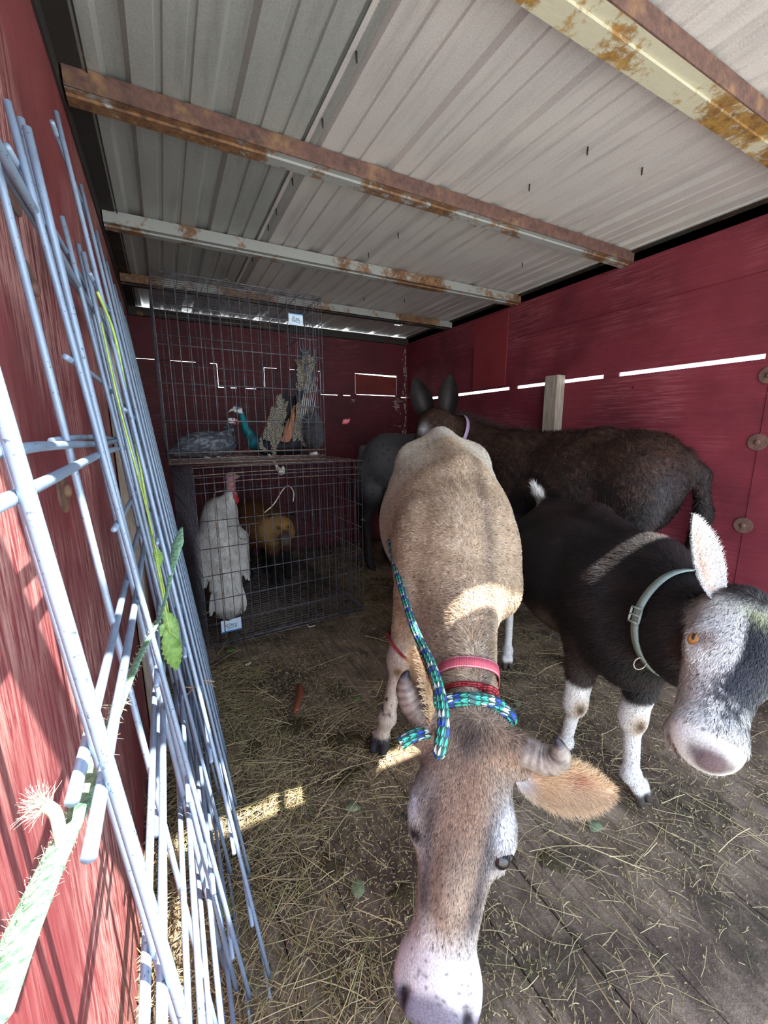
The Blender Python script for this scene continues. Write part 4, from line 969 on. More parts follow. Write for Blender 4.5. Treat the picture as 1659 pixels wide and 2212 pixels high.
def webmat(name, c, edge, ribs=900.):
    m, t, b = newmat(name); at = N(t, 'UVMap'); sx = N(t, 'SeparateXYZ'); t.links.new(at.outputs[0], sx.inputs[0])
    wv = N(t, 'Math', operation='SINE'); mu = N(t, 'Math', operation='MULTIPLY'); t.links.new(sx.outputs['X'], mu.inputs[0]); mu.inputs[1].default_value = ribs*2; t.links.new(mu.outputs[0], wv.inputs[0])
    ab = N(t, 'Math', operation='SUBTRACT'); t.links.new(sx.outputs['Y'], ab.inputs[0]); ab.inputs[1].default_value = .5; aa = N(t, 'Math', operation='ABSOLUTE'); t.links.new(ab.outputs[0], aa.inputs[0])
    v = coords(t); n = noise(t, v, 40, 4)
    col = mix(t, ramp(t, n, [(.3, BW(0)), (.7, BW(1))]), tuple(np.array(c)*.85), c)
    if edge:
        st = N(t, 'Math', operation='COMPARE'); t.links.new(aa.outputs[0], st.inputs[0]); st.inputs[1].default_value = .42; st.inputs[2].default_value = .035
        g_ = N(t, 'Math', operation='GREATER_THAN'); t.links.new(wv.outputs[0], g_.inputs[0]); g_.inputs[1].default_value = -.3; mm = N(t, 'Math', operation='MULTIPLY'); t.links.new(st.outputs[0], mm.inputs[0]); t.links.new(g_.outputs[0], mm.inputs[1])
        col = mix(t, mm.outputs[0], col, edge)
    t.links.new(col, b.inputs['Base Color']); b.inputs['Roughness'].default_value = .6; bump(t, b, wv.outputs[0], .3, .0008); return m
M_pink = webmat('pink_webbing', (196, 84, 100), (238, 214, 218))
cc = np.array([.184, .775, .608])-WN*.105
R1, ax_ = surf_ring(cc, NA, WN, V, .004)
b_ = MB(); ribbon(S2W(R1), np.tile(S2W(NA), (len(R1), 1)), .023, .003, b_); col_ = put('animal_collar', b_.mesh('animal_collar', True, True), M_pink); col_['label'] = 'pink webbing collar with white stitching around the cow\'s neck'; col_['category'] = 'collar'
def ropemat(name, base, c2, c3, pitch=.012, scale=1.):
    m, t, b = newmat(name); at = N(t, 'UVMap'); sx = N(t, 'SeparateXYZ'); t.links.new(at.outputs[0], sx.inputs[0])
    def M_(op, a, b2=None):
        n = N(t, 'Math', operation=op)
        for i, x in enumerate((a, b2)):
            if x is None: continue
            if isinstance(x, (int, float)): n.inputs[i].default_value = x
            else: t.links.new(x, n.inputs[i])
        return n.outputs[0]
    th = M_('MULTIPLY', sx.outputs['Y'], 8.); fr = M_('FRACT', th); tri = M_('ABSOLUTE', M_('SUBTRACT', fr, .5))
    s = M_('ADD', M_('DIVIDE', sx.outputs['X'], pitch), M_('MULTIPLY', tri, 1.))
    st = M_('ABSOLUTE', M_('SUBTRACT', M_('FRACT', s), .5)); hgt = M_('SUBTRACT', 1., M_('POWER', M_('MULTIPLY', st, 2.), 2.)); groove = M_('POWER', M_('MULTIPLY', tri, 2.), 1.)
    h_ = M_('MULTIPLY', hgt, groove)
    long_ = M_('FRACT', M_('ADD', M_('MULTIPLY', M_('FLOOR', M_('ADD', s, 0.)), .25), M_('MULTIPLY', M_('FLOOR', th), .125)))
    c = mix(t, M_('GREATER_THAN', long_, .60), base, c2)
    if c3: c = mix(t, M_('COMPARE', long_, .6) if False else M_('LESS_THAN', M_('ABSOLUTE', M_('SUBTRACT', long_, .56)), .07), c, c3)
    c = mix(t, M_('LESS_THAN', h_, .22), c, tuple(np.array(base)*.35))
    t.links.new(c, b.inputs['Base Color']); b.inputs['Roughness'].default_value = .6; bump(t, b, h_, .9, .004); return m
M_rope = ropemat('teal_blue_rope', (62, 180, 158), (42, 74, 172), (206, 222, 214), .013); M_red = ropemat('red_cord', (206, 50, 62), (226, 84, 92), None, .008)
ld = thing('lead_rope', 'teal, blue and white braided lead rope hanging beside the cow\'s neck', 'rope', tuple(S2W((.1, .8, .5))))
tp = [(.018, 1.32, .72), (.030, 1.15, .70), (.052, .98, .66), (.070, .86, .635), (.094, .74, .62), (.104, .665, .60), (.103, .625, .575), (.096, .61, .545), (.097, .625, .525), (.11, .68, .52)]
b_ = MB(); pp = bez(tp, 120); b_.tube(S2W(pp), np.interp(np.linspace(0, 1, len(pp)), [0, .3, 1], [.0085, .0095, .0125]), 16); put('hanging_length', b_.mesh('hanging_length', True, True), M_rope, ld)
R2, _ = surf_ring(np.array([.174, .705, .558])-WN*.085, nrm([.02, .35, .22]), WN, V, .009, 60)
b_ = MB(); b_.tube(S2W(R2), .0125, 16, closed=True); put('neck_loop', b_.mesh('neck_loop', True, True), M_rope, ld)
kc = R2[np.argmax(R2[:, 0]+.5*R2[:, 2])]
b_ = MB(); b_.tube(S2W(bez([kc+np.array(q) for q in [(-.03, -.004, .012), (0, -.016, .008), (.012, -.012, -.012), (.006, .004, -.026), (-.008, .012, -.018), (-.006, -.006, .0)]], 60)), .0125, 14); put('knot', b_.mesh('knot', True, True), M_rope, ld)
b_ = MB(); b_.tube(S2W(bez([(.11, .70, .50), (.075, .68, .515), (.05, .67, .515), (.03, .665, .505)], 40)), .0115, 14); put('rope_end', b_.mesh('rope_end', True, True), M_rope, ld)
rc = thing('red_cord', 'red cord knotted around the cow\'s neck behind the pink collar', 'cord', tuple(S2W((.18, .78, .5))))
R3, _ = surf_ring(np.array([.178, .738, .582])-WN*.090, NA, WN, V, .004, 60)
b_ = MB(); b_.tube(S2W(R3), .0055, 10, closed=True); put('neck_loop', b_.mesh('neck_loop', True, True), M_red, rc)
kc = R3[np.argmin(np.linalg.norm(R3-np.array([.235, .71, .575]), axis=1))]
b_ = MB(); b_.tube(S2W(bez([kc+np.array(q) for q in [(-.03, -.004, .006), (-.008, -.014, .012), (.006, -.012, .0), (-.004, -.004, -.014), (-.02, -.010, -.008), (-.012, -.018, .006), (.004, -.008, -.010)]], 70)), .0055, 10); put('knot', b_.mesh('knot', True, True), M_red, rc)
R4, _ = surf_ring((.060, 1.235, .375), (.1, 0, 1), (0, -1, 0), V, .003, 36)
b_ = MB(); b_.tube(S2W(R4+np.array([0, 0, 1])*((R4[:, :1]-.06)*-.9)), .005, 10, closed=True); o = put('red_cord', b_.mesh('red_cord', True, True), M_red); o['label'] = 'short red cord tied around the cow\'s front leg above the spotted shin'; o['category'] = 'cord'
# ------------------------------------------------------------------ the goat
goat = thing('goat', 'black and white goat with upright pale ears, facing the opening beside the cow', 'goat', tuple(S2W((.70, 1.4, 0))))
g_l = nrm([-.53, -.465, -.71]); g_w = np.array([.9, .1, -.35]); g_w = nrm(g_w-g_l*(g_w@g_l)); g_n = nrm(np.cross(g_l, g_w)); g_n = g_n if g_n[1] < 0 else -g_n
_a = math.radians(25); g_w, g_n = g_w*math.cos(_a)+g_n*math.sin(_a), g_n*math.cos(_a)-g_w*math.sin(_a)
GO = np.array([.688, .690, .782])
def GD(a, b, c): return GO+(g_w*a+g_n*b+g_l*c)*1.06
GB = np.stack([g_w, g_n, g_l])
GS = 1.06
P_ = [
 ell((.705, 1.64, .62), (.135, .17, .165), .06), ell((.69, 1.42, .565), (.195, .30, .205), .06), ell((.71, 1.18, .57), (.145, .20, .185), .06),
 cone((.72, 1.74, .755), (.775, 1.45, .775), .035, .035, .05), cone((.775, 1.45, .775), (.80, 1.22, .725), .035, .04, .05),
 ell((.615, 1.15, .55), (.055, .12, .15), .05), ell((.80, 1.12, .55), (.055, .11, .15), .05),
 ell((.68, 1.04, .50), (.10, .12, .12), .06),
 cone((.77, 1.12, .63), (.69, .84, .625), .125, .088, .06, (np.array([0, .1, 1.]), 1.25)),
 cone((.69, .84, .63), GD(0, -.085, .03), .088, .055, .05),
 # head
 ell(GD(0, -.055, .035), (.060, .058, .070), .03, GB), ell(GD(0, -.052, .095), (.064, .060, .073), .03, GB),
 ell(GD(.050, -.045, .105), (.020, .027, .036), .02, GB), ell(GD(-.050, -.045, .105), (.020, .027, .036), .02, GB),
 cone(GD(0, -.050, .12), GD(0, -.046, .235), .052, .040, .03), cone(GD(0, -.098, .07), GD(0, -.080, .235), .047, .038, .03),
 ell(GD(0, -.050, .254), (.052, .046, .050), .025, GB), ell(GD(0, -.085, .262), (.046, .034, .032), .02, GB),
 # thighs, tail
 cone((.64, 1.68, .62), (.60, 1.74, .40), .09, .05, .05), cone((.80, 1.68, .62), (.85, 1.74, .40), .09, .05, .05),
 cone((.715, 1.78, .745), (.700, 1.83, .80), .026, .020, .03), cone((.700, 1.83, .80), (.685, 1.84, .83), .020, .010, .01),
 ell(GD(-.066, -.036, .108), (.010, .012, .012), .008, GB, True), ell(GD(.066, -.036, .108), (.010, .012, .012), .008, GB, True),
 cone(GD(.020, -.012, .278), GD(.034, -.030, .292), .006, .008, .005, None, True), cone(GD(-.020, -.012, .278), GD(-.034, -.030, .292), .006, .008, .005, None, True),
 cone(GD(-.035, -.066, .282), GD(.035, -.066, .284), .003, .003, .004, None, True),
]
P_ += leg((.615, 1.14, .46), (.590, 1.120, .255), (.598, 1.17, .075), (.612, 1.205, 0), (.055, .030, .020, .018), .018, .022, (.2, -1))
P_ += leg((.765, 1.07, .45), (.715, 1.035, .270), (.728, 1.030, .085), (.755, 1.030, 0), (.055, .032, .023, .021), .018, .026, (.4, -1))
P_ += leg((.60, 1.74, .42), (.605, 1.83, .28), (.580, 1.75, .07), (.570, 1.72, 0), (.05, .026, .018, .017), .018, .022, (-.1, -1))
P_ += leg((.85, 1.74, .42), (.875, 1.83, .28), (.875, 1.76, .07), (.868, 1.74, 0), (.05, .026, .018, .017), .018, .022, (0, -1))
V, F = implicit(P_, .0056)
def goat_col(P, Nn):
    c = Paint(P, (23, 18, 19)); w_ = wob(P, 16.)*.5; u, v, z = P.T
    c.blend(sm(z+.03*w_, .55, .38)*sm(v, 1.0, 1.2)*.7, (74, 52, 42)); c.blend(sm(wob(P, 30.), .2, 1.1)*.35, (52, 38, 34))
    c.blend(sm(v, 1.25, 1.5)*sm(w_, -.2, .5)*.35, (56, 38, 33)); c.blend(g(P, (.56, 1.28, .46), (.04, .06, .04))*.5, (120, 102, 84))
    lg = (z < .36) & ((np.abs(v-1.1) < .16) | (v > 1.62)) & (v > .98)
    c.blend(sm(z+.02*w_, .335, .305)*lg, (218, 214, 210))
    c.blend(sm(z+.02*w_, .42, .40)*lg*0, (218, 214, 210))
    for k in ((.590, 1.085, .255), (.715, 1.0, .268)):
        c.blend(g(P, k, (.026, .03, .036))*.9*lg, (168, 132, 84)); c.blend(g(P, k, (.014, .02, .018))*1.1*lg, (70, 58, 48))
    c.blend(sm(z, .045, .03)*lg, (70, 62, 56))
    c.blend(sm(z, .775, .80)*sm(v, 1.74, 1.78), (232, 230, 226)); c.blend(g(P, (.66, 1.78, .70), (.05, .03, .10))*.8*sm(v, 1.70, 1.75), (224, 220, 214))
    q = P-GO; hw, hn, hl = q@g_w/1.06, q@g_n/1.06, q@g_l/1.06; H = sm(hl+.3*(-hn-.05), -.02, .03)*sm(v, .80, .74)*sm(-hn, .19, .15)
    hc = Paint(P, (224, 220, 214))
    stripe = sm(hw+.006*w_, -.024, -.010)*sm(hw, .060, .040)*sm(hl, .015, .045); hc.blend(stripe*1.2*sm(hl, .215, .15), (26, 26, 32)); hc.blend(stripe*.7*sm(hl, .26, .2)*(.5+.6*w_), (60, 60, 70))
    hc.blend(sm(hw, .030, .045)*sm(hl, .18, .10)*1., (30, 29, 34)); hc.blend(sm(wob(P, 160.), .1, .5)*sm(hw, -.045, -.02)*sm(hl, .12, .16)*sm(hl, .25, .20)*.9, (52, 52, 60)); hc.blend(sm(wob(P, 90.), .3, .9)*sm(hl, .11, .16)*sm(hl, .25, .2)*sm(hw, -.04, -.01)*.6, (70, 68, 76))
    hc.blend(g(np.stack([hw, hl], 1), (-.0, .03), (.035, .02))*.5, (206, 208, 158)); hc.blend(sm(hl, .02, -.02), (34, 30, 32))
    hc.blend(sm(-hn, .085, .11)*sm(hl, .16, .10), (30, 26, 28))
    hc.blend(np.exp(-((np.abs(hw)-.053)/.012)**2-((hl-.105)/.020)**2)*.8, (120, 84, 64))
    hc.blend(g(np.stack([hw, hn, hl], 1), (0, -.022, .290), (.027, .022, .030))*1.6, (92, 74, 76)); hc.blend(g(np.stack([np.abs(hw), hn, hl], 1), (.028, -.022, .287), (.011, .012, .015)), (62, 46, 46))
    hc.blend(sm(-hn, .06, .066)*sm(-hn, .075, .069)*sm(hl, .265, .28), (150, 118, 100))
    c.C = c.C*(1-H[:, None])+hc.C*H[:, None]; return c.C
body('body', V, F, goat_col, M_hide, goat)
def goat_dir(P, Nn):
    q = P-GO; hl = q@g_l; H = sm(hl, -.02, .03)*sm(P[:, 1], .80, .74)
    D = np.stack([(P[:, 0]-.72)*1.0, np.full(len(P), .7), np.full(len(P), -.7)], 1); D[P[:, 2] < .36] = (0, .1, -1); D[(P[:, 1] > 1.72) & (P[:, 2] > .76)] = (-.3, .3, .9)
    Dh = g_l*1.+np.outer((q@g_w)*6, g_w);  return nrm(D*(1-H[:, None])+Dh*H[:, None])
def goat_len(P, Nn):
    q = P-GO; hl = q@g_l; hn = q@g_n; hw = q@g_w; H = sm(P[:, 1], .80, .74)*sm(hl, -.02, .03); L = .020*(1-H)+.011*H
    L = np.where((P[:, 2] < .34) & (P[:, 1] > .98), .006, L); L = np.where((P[:, 1] > 1.74) & (P[:, 2] > .765), .035, L); L = np.where((H > .5) & (hl > .262) & (hn > -.06), .0, L)
    e = np.minimum(np.linalg.norm(P-GD(-.060, -.040, .108), axis=1), np.linalg.norm(P-GD(.060, -.048, .108), axis=1)); return np.where(e < .017, 0., L)
fur('coat', V, F, goat_col, goat_dir, goat_len, 130000, .0013, M_fur, goat, lambda c: np.where(c[:, 1] < .85, 4.5, np.where(c[:, 1] < 1.2, 1.8, 1.)), lift=.30, jit=.26, var=.45)
for s in (-1, 1):
    e_ = ball('eye', GD(s*.0575, -.040, .108), .0150, M_amber, goat)
    pc = GD(s*.0575, -.040, .108)+nrm(g_w*s*.75+g_n*.66)*.0138; b_ = MB(); b_.tube([S2W(pc-g_l*.006), S2W(pc), S2W(pc+g_l*.006)], [.0018, .0030, .0018], 8); put('pupil', b_.mesh('pupil'), M_black, e_)
def goat_ear_col(prm, P):
    c = Paint(P, (214, 212, 210)); t, u, lay = prm.T
    c.blend((lay < .5)*np.exp(-((u+.05)/.45)**2)*sm(t, 1.0, .7)*.75, (206, 172, 150)); c.blend((lay < .5)*g(prm[:, :2], (.45, -.1), (.25, .12))*.6, (170, 122, 100)); c.blend(sm(np.abs(wob(P, 60.)), .5, 1)*.2, (180, 180, 184)); c.blend((lay > .5)*.4, (150, 148, 150)); return c.C
add_ear(goat, GD(-.040, -.045, .012), (.548, .705, .935), (.9, .2, .35), (.3, -.9, .0), .060, goat_ear_col, 4500, .007, cup=.45, thick=.006, point=.95, n=22)
add_ear(goat, GD(.050, -.050, .012), GD(.20, -.03, -.02), g_l, (0, -.9, .4), .062, goat_ear_col, 2500, .007, cup=.45, thick=.006, point=.95)
# beard
b_ = MB()
for k in range(260):
    q = GD(rng.normal()*.012, -.112, .225+rng.normal()*.012); d_ = np.array([-.08, .05, -1.])+.25*rng.normal(size=3); d_ = nrm(d_); L_ = rng.uniform(.03, .075)
    b_.tube(S2W(np.array([q, q+d_*L_*.5+rng.normal(size=3)*.002, q+d_*L_+rng.normal(size=3)*.006])), [.0006, .0005, .0002], 3, False)
put('beard', b_.mesh('beard'), plain('grey_beard_hair', (150, 142, 132), .7), goat)
M_gcol = webmat('grey_green_webbing', (138, 158, 150), (176, 190, 184), 700.)
CX = nrm([.05, -.95, .18]); gc = np.array([.715, .885, .61])
R5, _ = surf_ring(gc, CX, (0, .2, 1), V, .007, 72)
gcol = thing('animal_collar', 'worn grey-green webbing collar with a metal ring around the goat\'s neck', 'collar', tuple(S2W(gc)))
b_ = MB(); ribbon(S2W(R5), np.tile(S2W(CX), (len(R5), 1)), .024, .003, b_); put('strap', b_.mesh('strap', True, True), M_gcol, gcol)
M_ringm = plain('worn_nickel', (176, 168, 158), .3, .9, 60, .2)
px_ = R5[:, 0]; lowi = np.argmin(R5[:, 0]*1.+R5[:, 2]*.55); qi = R5[lowi]
a_ = np.linspace(0, 2*np.pi, 24, endpoint=False); pts = qi+np.array([-.004, -.004, -.014])+np.outer(np.cos(a_), [.013, -.002, 0])+np.outer(np.sin(a_), [0, -.003, .017])
b_ = MB(); b_.tube(S2W(pts), .0018, 8, closed=True); put('ring', b_.mesh('ring'), M_ringm, gcol)
bi = np.argmin(np.abs(R5[:, 2]-.655)+np.where(R5[:, 0] > gc[0], 9, 0)); qb = R5[bi]; tb = nrm(R5[(bi+1) % len(R5)]-R5[bi-1]); b_ = MB(); w_ = CX
for a0, a1 in (((-1, -1), (1, -1)), ((1, -1), (1, 1)), ((1, 1), (-1, 1)), ((-1, 1), (-1, -1)), ((-1, 0), (1, 0))):
    o_ = nrm(np.cross(tb, w_))*.003*(1 if np.cross(tb, w_)[0] < 0 else -1); f_ = lambda a: qb+o_*1.2+w_*a[0]*.017+tb*a[1]*.017
    b_.tube(S2W(np.array([f_(a0), (f_(a0)+f_(a1))/2, f_(a1)])), .0026, 8)
put('buckle', b_.mesh('buckle'), plain('grey_plastic_buckle', (150, 164, 156), .5), gcol)
# ------------------------------------------------------------------ the dark donkey along the right wall
donk = thing('donkey', 'shaggy dark brown donkey standing along the right wall with its tail toward the opening', 'donkey', tuple(S2W((.95, 2.1, 0))))
dd = nrm([-.68, .73, 0]); ds = np.array([.73, .68, 0]); DB = np.stack([dd, ds, [0, 0, 1.]])
H0 = np.array([1.17, 1.90, 0])
def DP(a, s_, z_): return H0+dd*a+ds*s_+np.array([0, 0, z_])
P_ = [
 ell(DP(.0, 0, .86), (.215, .20, .205), .06, DB), ell(DP(.28, 0, .80), (.34, .215, .24), .06, DB), ell(DP(.58, 0, .82), (.22, .18, .235), .06, DB),
 cone(DP(-.1, 0, 1.0), DP(.15, 0, 1.03), .05, .05, .06), cone(DP(.15, 0, 1.03), DP(.60, 0, 1.02), .05, .05, .06),
 ell(DP(.55, -.12, .78), (.12, .06, .18), .05, DB), ell(DP(-.03, -.12, .78), (.14, .075, .19), .05, DB), ell(DP(-.03, .12, .78), (.14, .075, .19), .05, DB),
 cone(DP(.66, 0, .92), (.47, 2.56, 1.05), .15, .10, .06), cone((.47, 2.56, 1.05), (.37, 2.58, 1.10), .10, .09, .05),
 # head, face turned toward the left wall and lowered
 ell((.320, 2.54, 1.115), (.105, .10, .10), .04), cone((.30, 2.50, 1.10), (.205, 2.34, .88), .092, .064, .05), ell((.195, 2.32, .85), (.062, .06, .06), .03), cone((.34, 2.52, 1.02), (.23, 2.37, .87), .075, .05, .04),
 # tail
 cone((1.31, 1.79, .96), (1.38, 1.77, .89), .040, .032, .04), cone((1.38, 1.77, .89), (1.425, 1.78, .72), .032, .030, .03), cone((1.425, 1.78, .72), (1.41, 1.80, .42), .034, .036, .03), cone((1.41, 1.80, .42), (1.40, 1.80, .30), .036, .012, .02),
]
P_ += leg(DP(.56, -.10, .60), DP(.56, -.10, .38), DP(.56, -.10, .10), DP(.57, -.10, 0), (.075, .042, .032, .028), .03, .035, (-1, 1))
P_ += leg(DP(.56, .10, .60), DP(.58, .10, .38), DP(.58, .10, .10), DP(.59, .10, 0), (.075, .042, .032, .028), .03, .035, (-1, 1))
P_ += leg(DP(.02, -.10, .62), DP(-.10, -.10, .42), DP(-.05, -.10, .10), DP(-.03, -.10, 0), (.082, .046, .034, .029), .03, .035, (-1, 1))
P_ += leg(DP(.02, .11, .62), DP(-.08, .11, .42), DP(-.03, .11, .10), DP(-.01, .11, 0), (.082, .046, .034, .029), .03, .035, (-1, 1))
V, F = implicit(P_, .0085)
def donk_col(P, Nn):
    c = Paint(P, (31, 24, 24)); w_ = wob(P, 12.)*.5; u, v, z = P.T
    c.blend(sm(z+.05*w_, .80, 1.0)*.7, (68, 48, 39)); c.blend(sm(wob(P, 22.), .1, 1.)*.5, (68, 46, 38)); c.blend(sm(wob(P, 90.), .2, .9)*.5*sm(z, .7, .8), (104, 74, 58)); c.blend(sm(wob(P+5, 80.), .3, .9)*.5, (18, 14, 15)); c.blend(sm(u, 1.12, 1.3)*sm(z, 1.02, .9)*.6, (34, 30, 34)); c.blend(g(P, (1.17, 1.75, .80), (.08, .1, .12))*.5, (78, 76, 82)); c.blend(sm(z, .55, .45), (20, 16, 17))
    c.blend(sm(v, 2.42, 2.5)*(z > .9)*.6, (92, 66, 54)); c.blend(g(P, (.225, 2.42, 1.095), (.028, .06, .034))*1.1, (206, 204, 208)); c.blend(sm(z, .92, .86)*(u < .34), (150, 142, 138)); return c.C
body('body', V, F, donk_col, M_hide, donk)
def donk_dir(P, Nn):
    D = np.tile(-dd*.5+np.array([0, 0, -.8]), (len(P), 1)); D[P[:, 2] < .5] = (0, 0, -1); D[P[:, 0] > 1.39] = (0, .02, -1); hd = P[:, 0] < .40; D[hd] = nrm([-.3, -.5, -.75]); return D
def donk_len(P, Nn): L = np.where(P[:, 2] > .5, .034, .012); L = np.where(P[:, 0] < .42, .014, L); L = np.where((P[:, 0] > 1.12) & (P[:, 2] < .98) & (P[:, 0] < 1.38), .016, L); return np.where(P[:, 0] > 1.385, .02, L)
fur('coat', V, F, donk_col, donk_dir, donk_len, 80000, .0020, M_coarse, donk, lambda c: np.where(c[:, 2] > .5, 1., .3), lift=.4, jit=.5, var=.45)
# mane
b_ = []
mp = bez([(.36, 2.60, 1.16), (.45, 2.62, 1.15), (.56, 2.54, 1.12), (.68, 2.42, 1.06), (.80, 2.30, 1.04)], 60)
mm = MB()
for k in range(900):
    p = mp[int(rng.random()*len(mp))]+rng.normal(size=3)*.012; d_ = nrm(np.array([.35, .1, 1.])+.35*rng.normal(size=3)); L_ = rng.uniform(.03, .075)
    mm.tube(S2W(np.array([p-d_*.02, p+d_*L_*.5, p+d_*L_+np.array([.01, 0, -.008])])), [.0014, .0011, .0004], 3, False)
put('mane', mm.mesh('mane'), plain('dark_mane', (46, 34, 32), .7), donk)
def donk_ear_col(prm, P):
    c = Paint(P, (22, 17, 18)); t, u, lay = prm.T; c.blend((lay < .5)*g(prm[:, :2], (.45, 0), (.25, .3))*.35, (96, 88, 88)); c.blend((lay < .5)*sm(wob(P, 40.), .2, .8)*.5, (40, 32, 32)); return c.C
add_ear(donk, (.272, 2.52, 1.15), (.180, 2.50, 1.390), (1, 0, .4), (.1, -1, 0), .125, donk_ear_col, 1200, .012, cup=.5, thick=.012, point=1.0)
add_ear(donk, (.375, 2.50, 1.15), (.392, 2.50, 1.410), (1, 0, 0), (0, -1, 0), .12, donk_ear_col, 1200, .012, cup=.5, thick=.012, point=1.0)
for s, c_ in ((0, (.205, 2.46, 1.04)), (1, (.385, 2.44, 1.06))): ball('eye', c_, .016, M_eye, donk)
M_purple = webmat('lilac_halter_web', (176, 148, 186), None)
R6, _ = surf_ring((.42, 2.565, 1.04), nrm([.8, .25, -.35]), (0, 0, 1), V, .012, 48)
b_ = MB(); ribbon(S2W(R6), np.tile(S2W(nrm([.8, .25, -.35])), (48, 1)), .022, .003, b_); o = put('halter_strap', b_.mesh('halter_strap', True, True), M_purple); o['label'] = 'lilac webbing strap around the dark donkey\'s throat'; o['category'] = 'halter'

# ------------------------------------------------------------------ the grey donkey at the back
gd = thing('donkey', 'smooth grey donkey at the back wall, mostly hidden behind the cow', 'donkey', tuple(S2W((.2, 3.15, 0))))
P_ = [ell((.02, 3.12, .86), (.19, .22, .20), .06), ell((.26, 3.18, .82), (.27, .22, .23), .06), ell((.46, 3.22, .84), (.17, .18, .22), .06), cone((.02, 3.12, 1.00), (.48, 3.2, 1.0), .05, .05, .06),
      cone((.48, 3.28, .88), (.42, 3.50, .92), .13, .09, .05), ell((.38, 3.56, .93), (.09, .10, .09), .04), cone((.36, 3.57, .90), (.22, 3.60, .70), .08, .055, .05), ell((.21, 3.60, .68), (.05, .055, .05), .03),
      cone((-.10, 3.10, .80), (-.10, 3.10, .58), .11, .075, .05), cone((.06, 3.26, .80), (.04, 3.28, .58), .11, .075, .05), cone((-.16, 3.10, .95), (-.19, 3.12, .75), .028, .024, .03), cone((-.19, 3.12, .75), (-.18, 3.12, .35), .022, .03, .02)]
P_ += leg((-.09, 3.06, .60), (-.14, 3.08, .42), (-.12, 3.08, .10), (-.11, 3.07, 0), (.075, .042, .032, .028), .03, .035, (1, 0))
P_ += leg((.05, 3.28, .60), (.00, 3.30, .42), (.02, 3.30, .10), (.03, 3.30, 0), (.075, .042, .032, .028), .03, .035, (1, 0))
P_ += leg((.46, 3.12, .60), (.46, 3.12, .38), (.46, 3.12, .10), (.47, 3.12, 0), (.07, .042, .032, .028), .03, .035, (1, 0))
P_ += leg((.48, 3.32, .60), (.48, 3.32, .38), (.48, 3.32, .10), (.48, 3.32, 0), (.07, .042, .032, .028), .03, .035, (1, 0))
V, F = implicit(P_, .010)
def gd_col(P, Nn):
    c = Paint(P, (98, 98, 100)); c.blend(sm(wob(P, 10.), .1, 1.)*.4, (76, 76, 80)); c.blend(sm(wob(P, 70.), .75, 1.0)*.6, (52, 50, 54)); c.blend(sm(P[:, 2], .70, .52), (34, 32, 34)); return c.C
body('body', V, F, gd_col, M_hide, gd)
fur('coat', V, F, gd_col, lambda P, Nn: np.tile(np.array([-.4, 0, -1.]), (len(P), 1)), lambda P, Nn: np.full(len(P), .013), 14000, .002, M_coarse, gd, lift=.2, jit=.2, var=.15)
add_ear(gd, (.35, 3.52, .99), (.32, 3.50, 1.14), (1, 0, 0), (0, -1, 0), .07, donk_ear_col, 500, .01, cup=.5, thick=.012)
add_ear(gd, (.43, 3.58, .99), (.46, 3.60, 1.14), (1, 0, 0), (0, -1, 0), .07, donk_ear_col, 500, .01, cup=.5, thick=.012)
# ------------------------------------------------------------------ pig and birds in the crates (world coords)
ID = lambda p: np.asarray(p, float)
def wball(n, c, r, m, p): return ball(n, c, r, m, p, True)
def feathers(name, roots, dirs, L, wd, cols, nup, mat, parent, n=6):
    """overlapping vaned feathers, each a curved pointed blade with a ridge"""
    m = len(roots); roots = np.asarray(roots, float); dirs = nrm(dirs); nup = nrm(nup-dirs*np.sum(nup*dirs, 1, keepdims=True)); sd = np.cross(dirs, nup); V = []; 
    t = np.linspace(0, 1, n)
    for ti in t:
        ww = (wd*np.sin(np.pi*min(.98, .15+.82*ti))**.6)[:, None]*.5; b = roots+dirs*(L*ti)[:, None]-nup*(L*.16*ti*ti)[:, None]+nup*(.002+.004*ti)
        V += [b-sd*ww-nup*ww*.2, b, b+sd*ww-nup*ww*.2]
    V = np.stack(V, 1); k = V.shape[1]; F = []
    for i in range(n-1):
        for j in (0, 1): F.append([3*i+j, 3*i+j+1, 3*i+j+4, 3*i+j+3])
    F = (np.arange(m)[:, None, None]*k+np.array(F)[None]).reshape(-1, 4); V = V.reshape(-1, 3)
    C = cols if cols.shape[0] == len(V) else np.repeat(cols, k, 0)
    return put(name, mesh_np(name, V, F, C), mat, parent)
def plumage(name, V, F, count, dirf, lenf, wd, colf, mat, parent, mask=None, jit=.15):
    Nv = vnormals(V, F); T = F[:, :3]; A = np.linalg.norm(np.cross(V[T[:, 1]]-V[T[:, 0]], V[T[:, 2]]-V[T[:, 0]]), axis=1)
    if mask is not None: A = A*mask(V[T].mean(1))
    t = rng.choice(len(T), count, p=A/A.sum()); P = V[T].mean(1)[t]; Nn = Nv[T[t, 0]]
    D = dirf(P)+jit*rng.normal(size=P.shape); D = nrm(D-Nn*np.sum(D*Nn, 1, keepdims=True))
    return feathers(name, P-Nn*.002, nrm(D+.12*Nn), lenf(P)*(.8+.4*rng.random(count)), np.full(count, wd)*(.8+.4*rng.random(count)), colf(P, Nn)*(1+.09*rng.normal(size=(count, 1))), Nn, mat, parent)
M_feather = hide_mat('feather_vanes', .6, 240, .25)
def barred():
    m, t, b = newmat('barred_feathers'); v = coords(t); n = noise(t, v, 18, 3, .6, .5)
    w = N(t, 'TexWave', wave_type='BANDS', bands_direction='DIAGONAL', i_Scale=46., i_Distortion=6., i_Detail=2.); w.inputs['Detail Scale'].default_value = 3.; t.links.new(v, w.inputs['Vector'])
    t.links.new(ramp(t, w.outputs['Fac'], [(.40, (28, 25, 27)), (.66, (150, 142, 122))]), b.inputs['Base Color']); b.inputs['Roughness'].default_value = .7; return m
M_barred = barred()
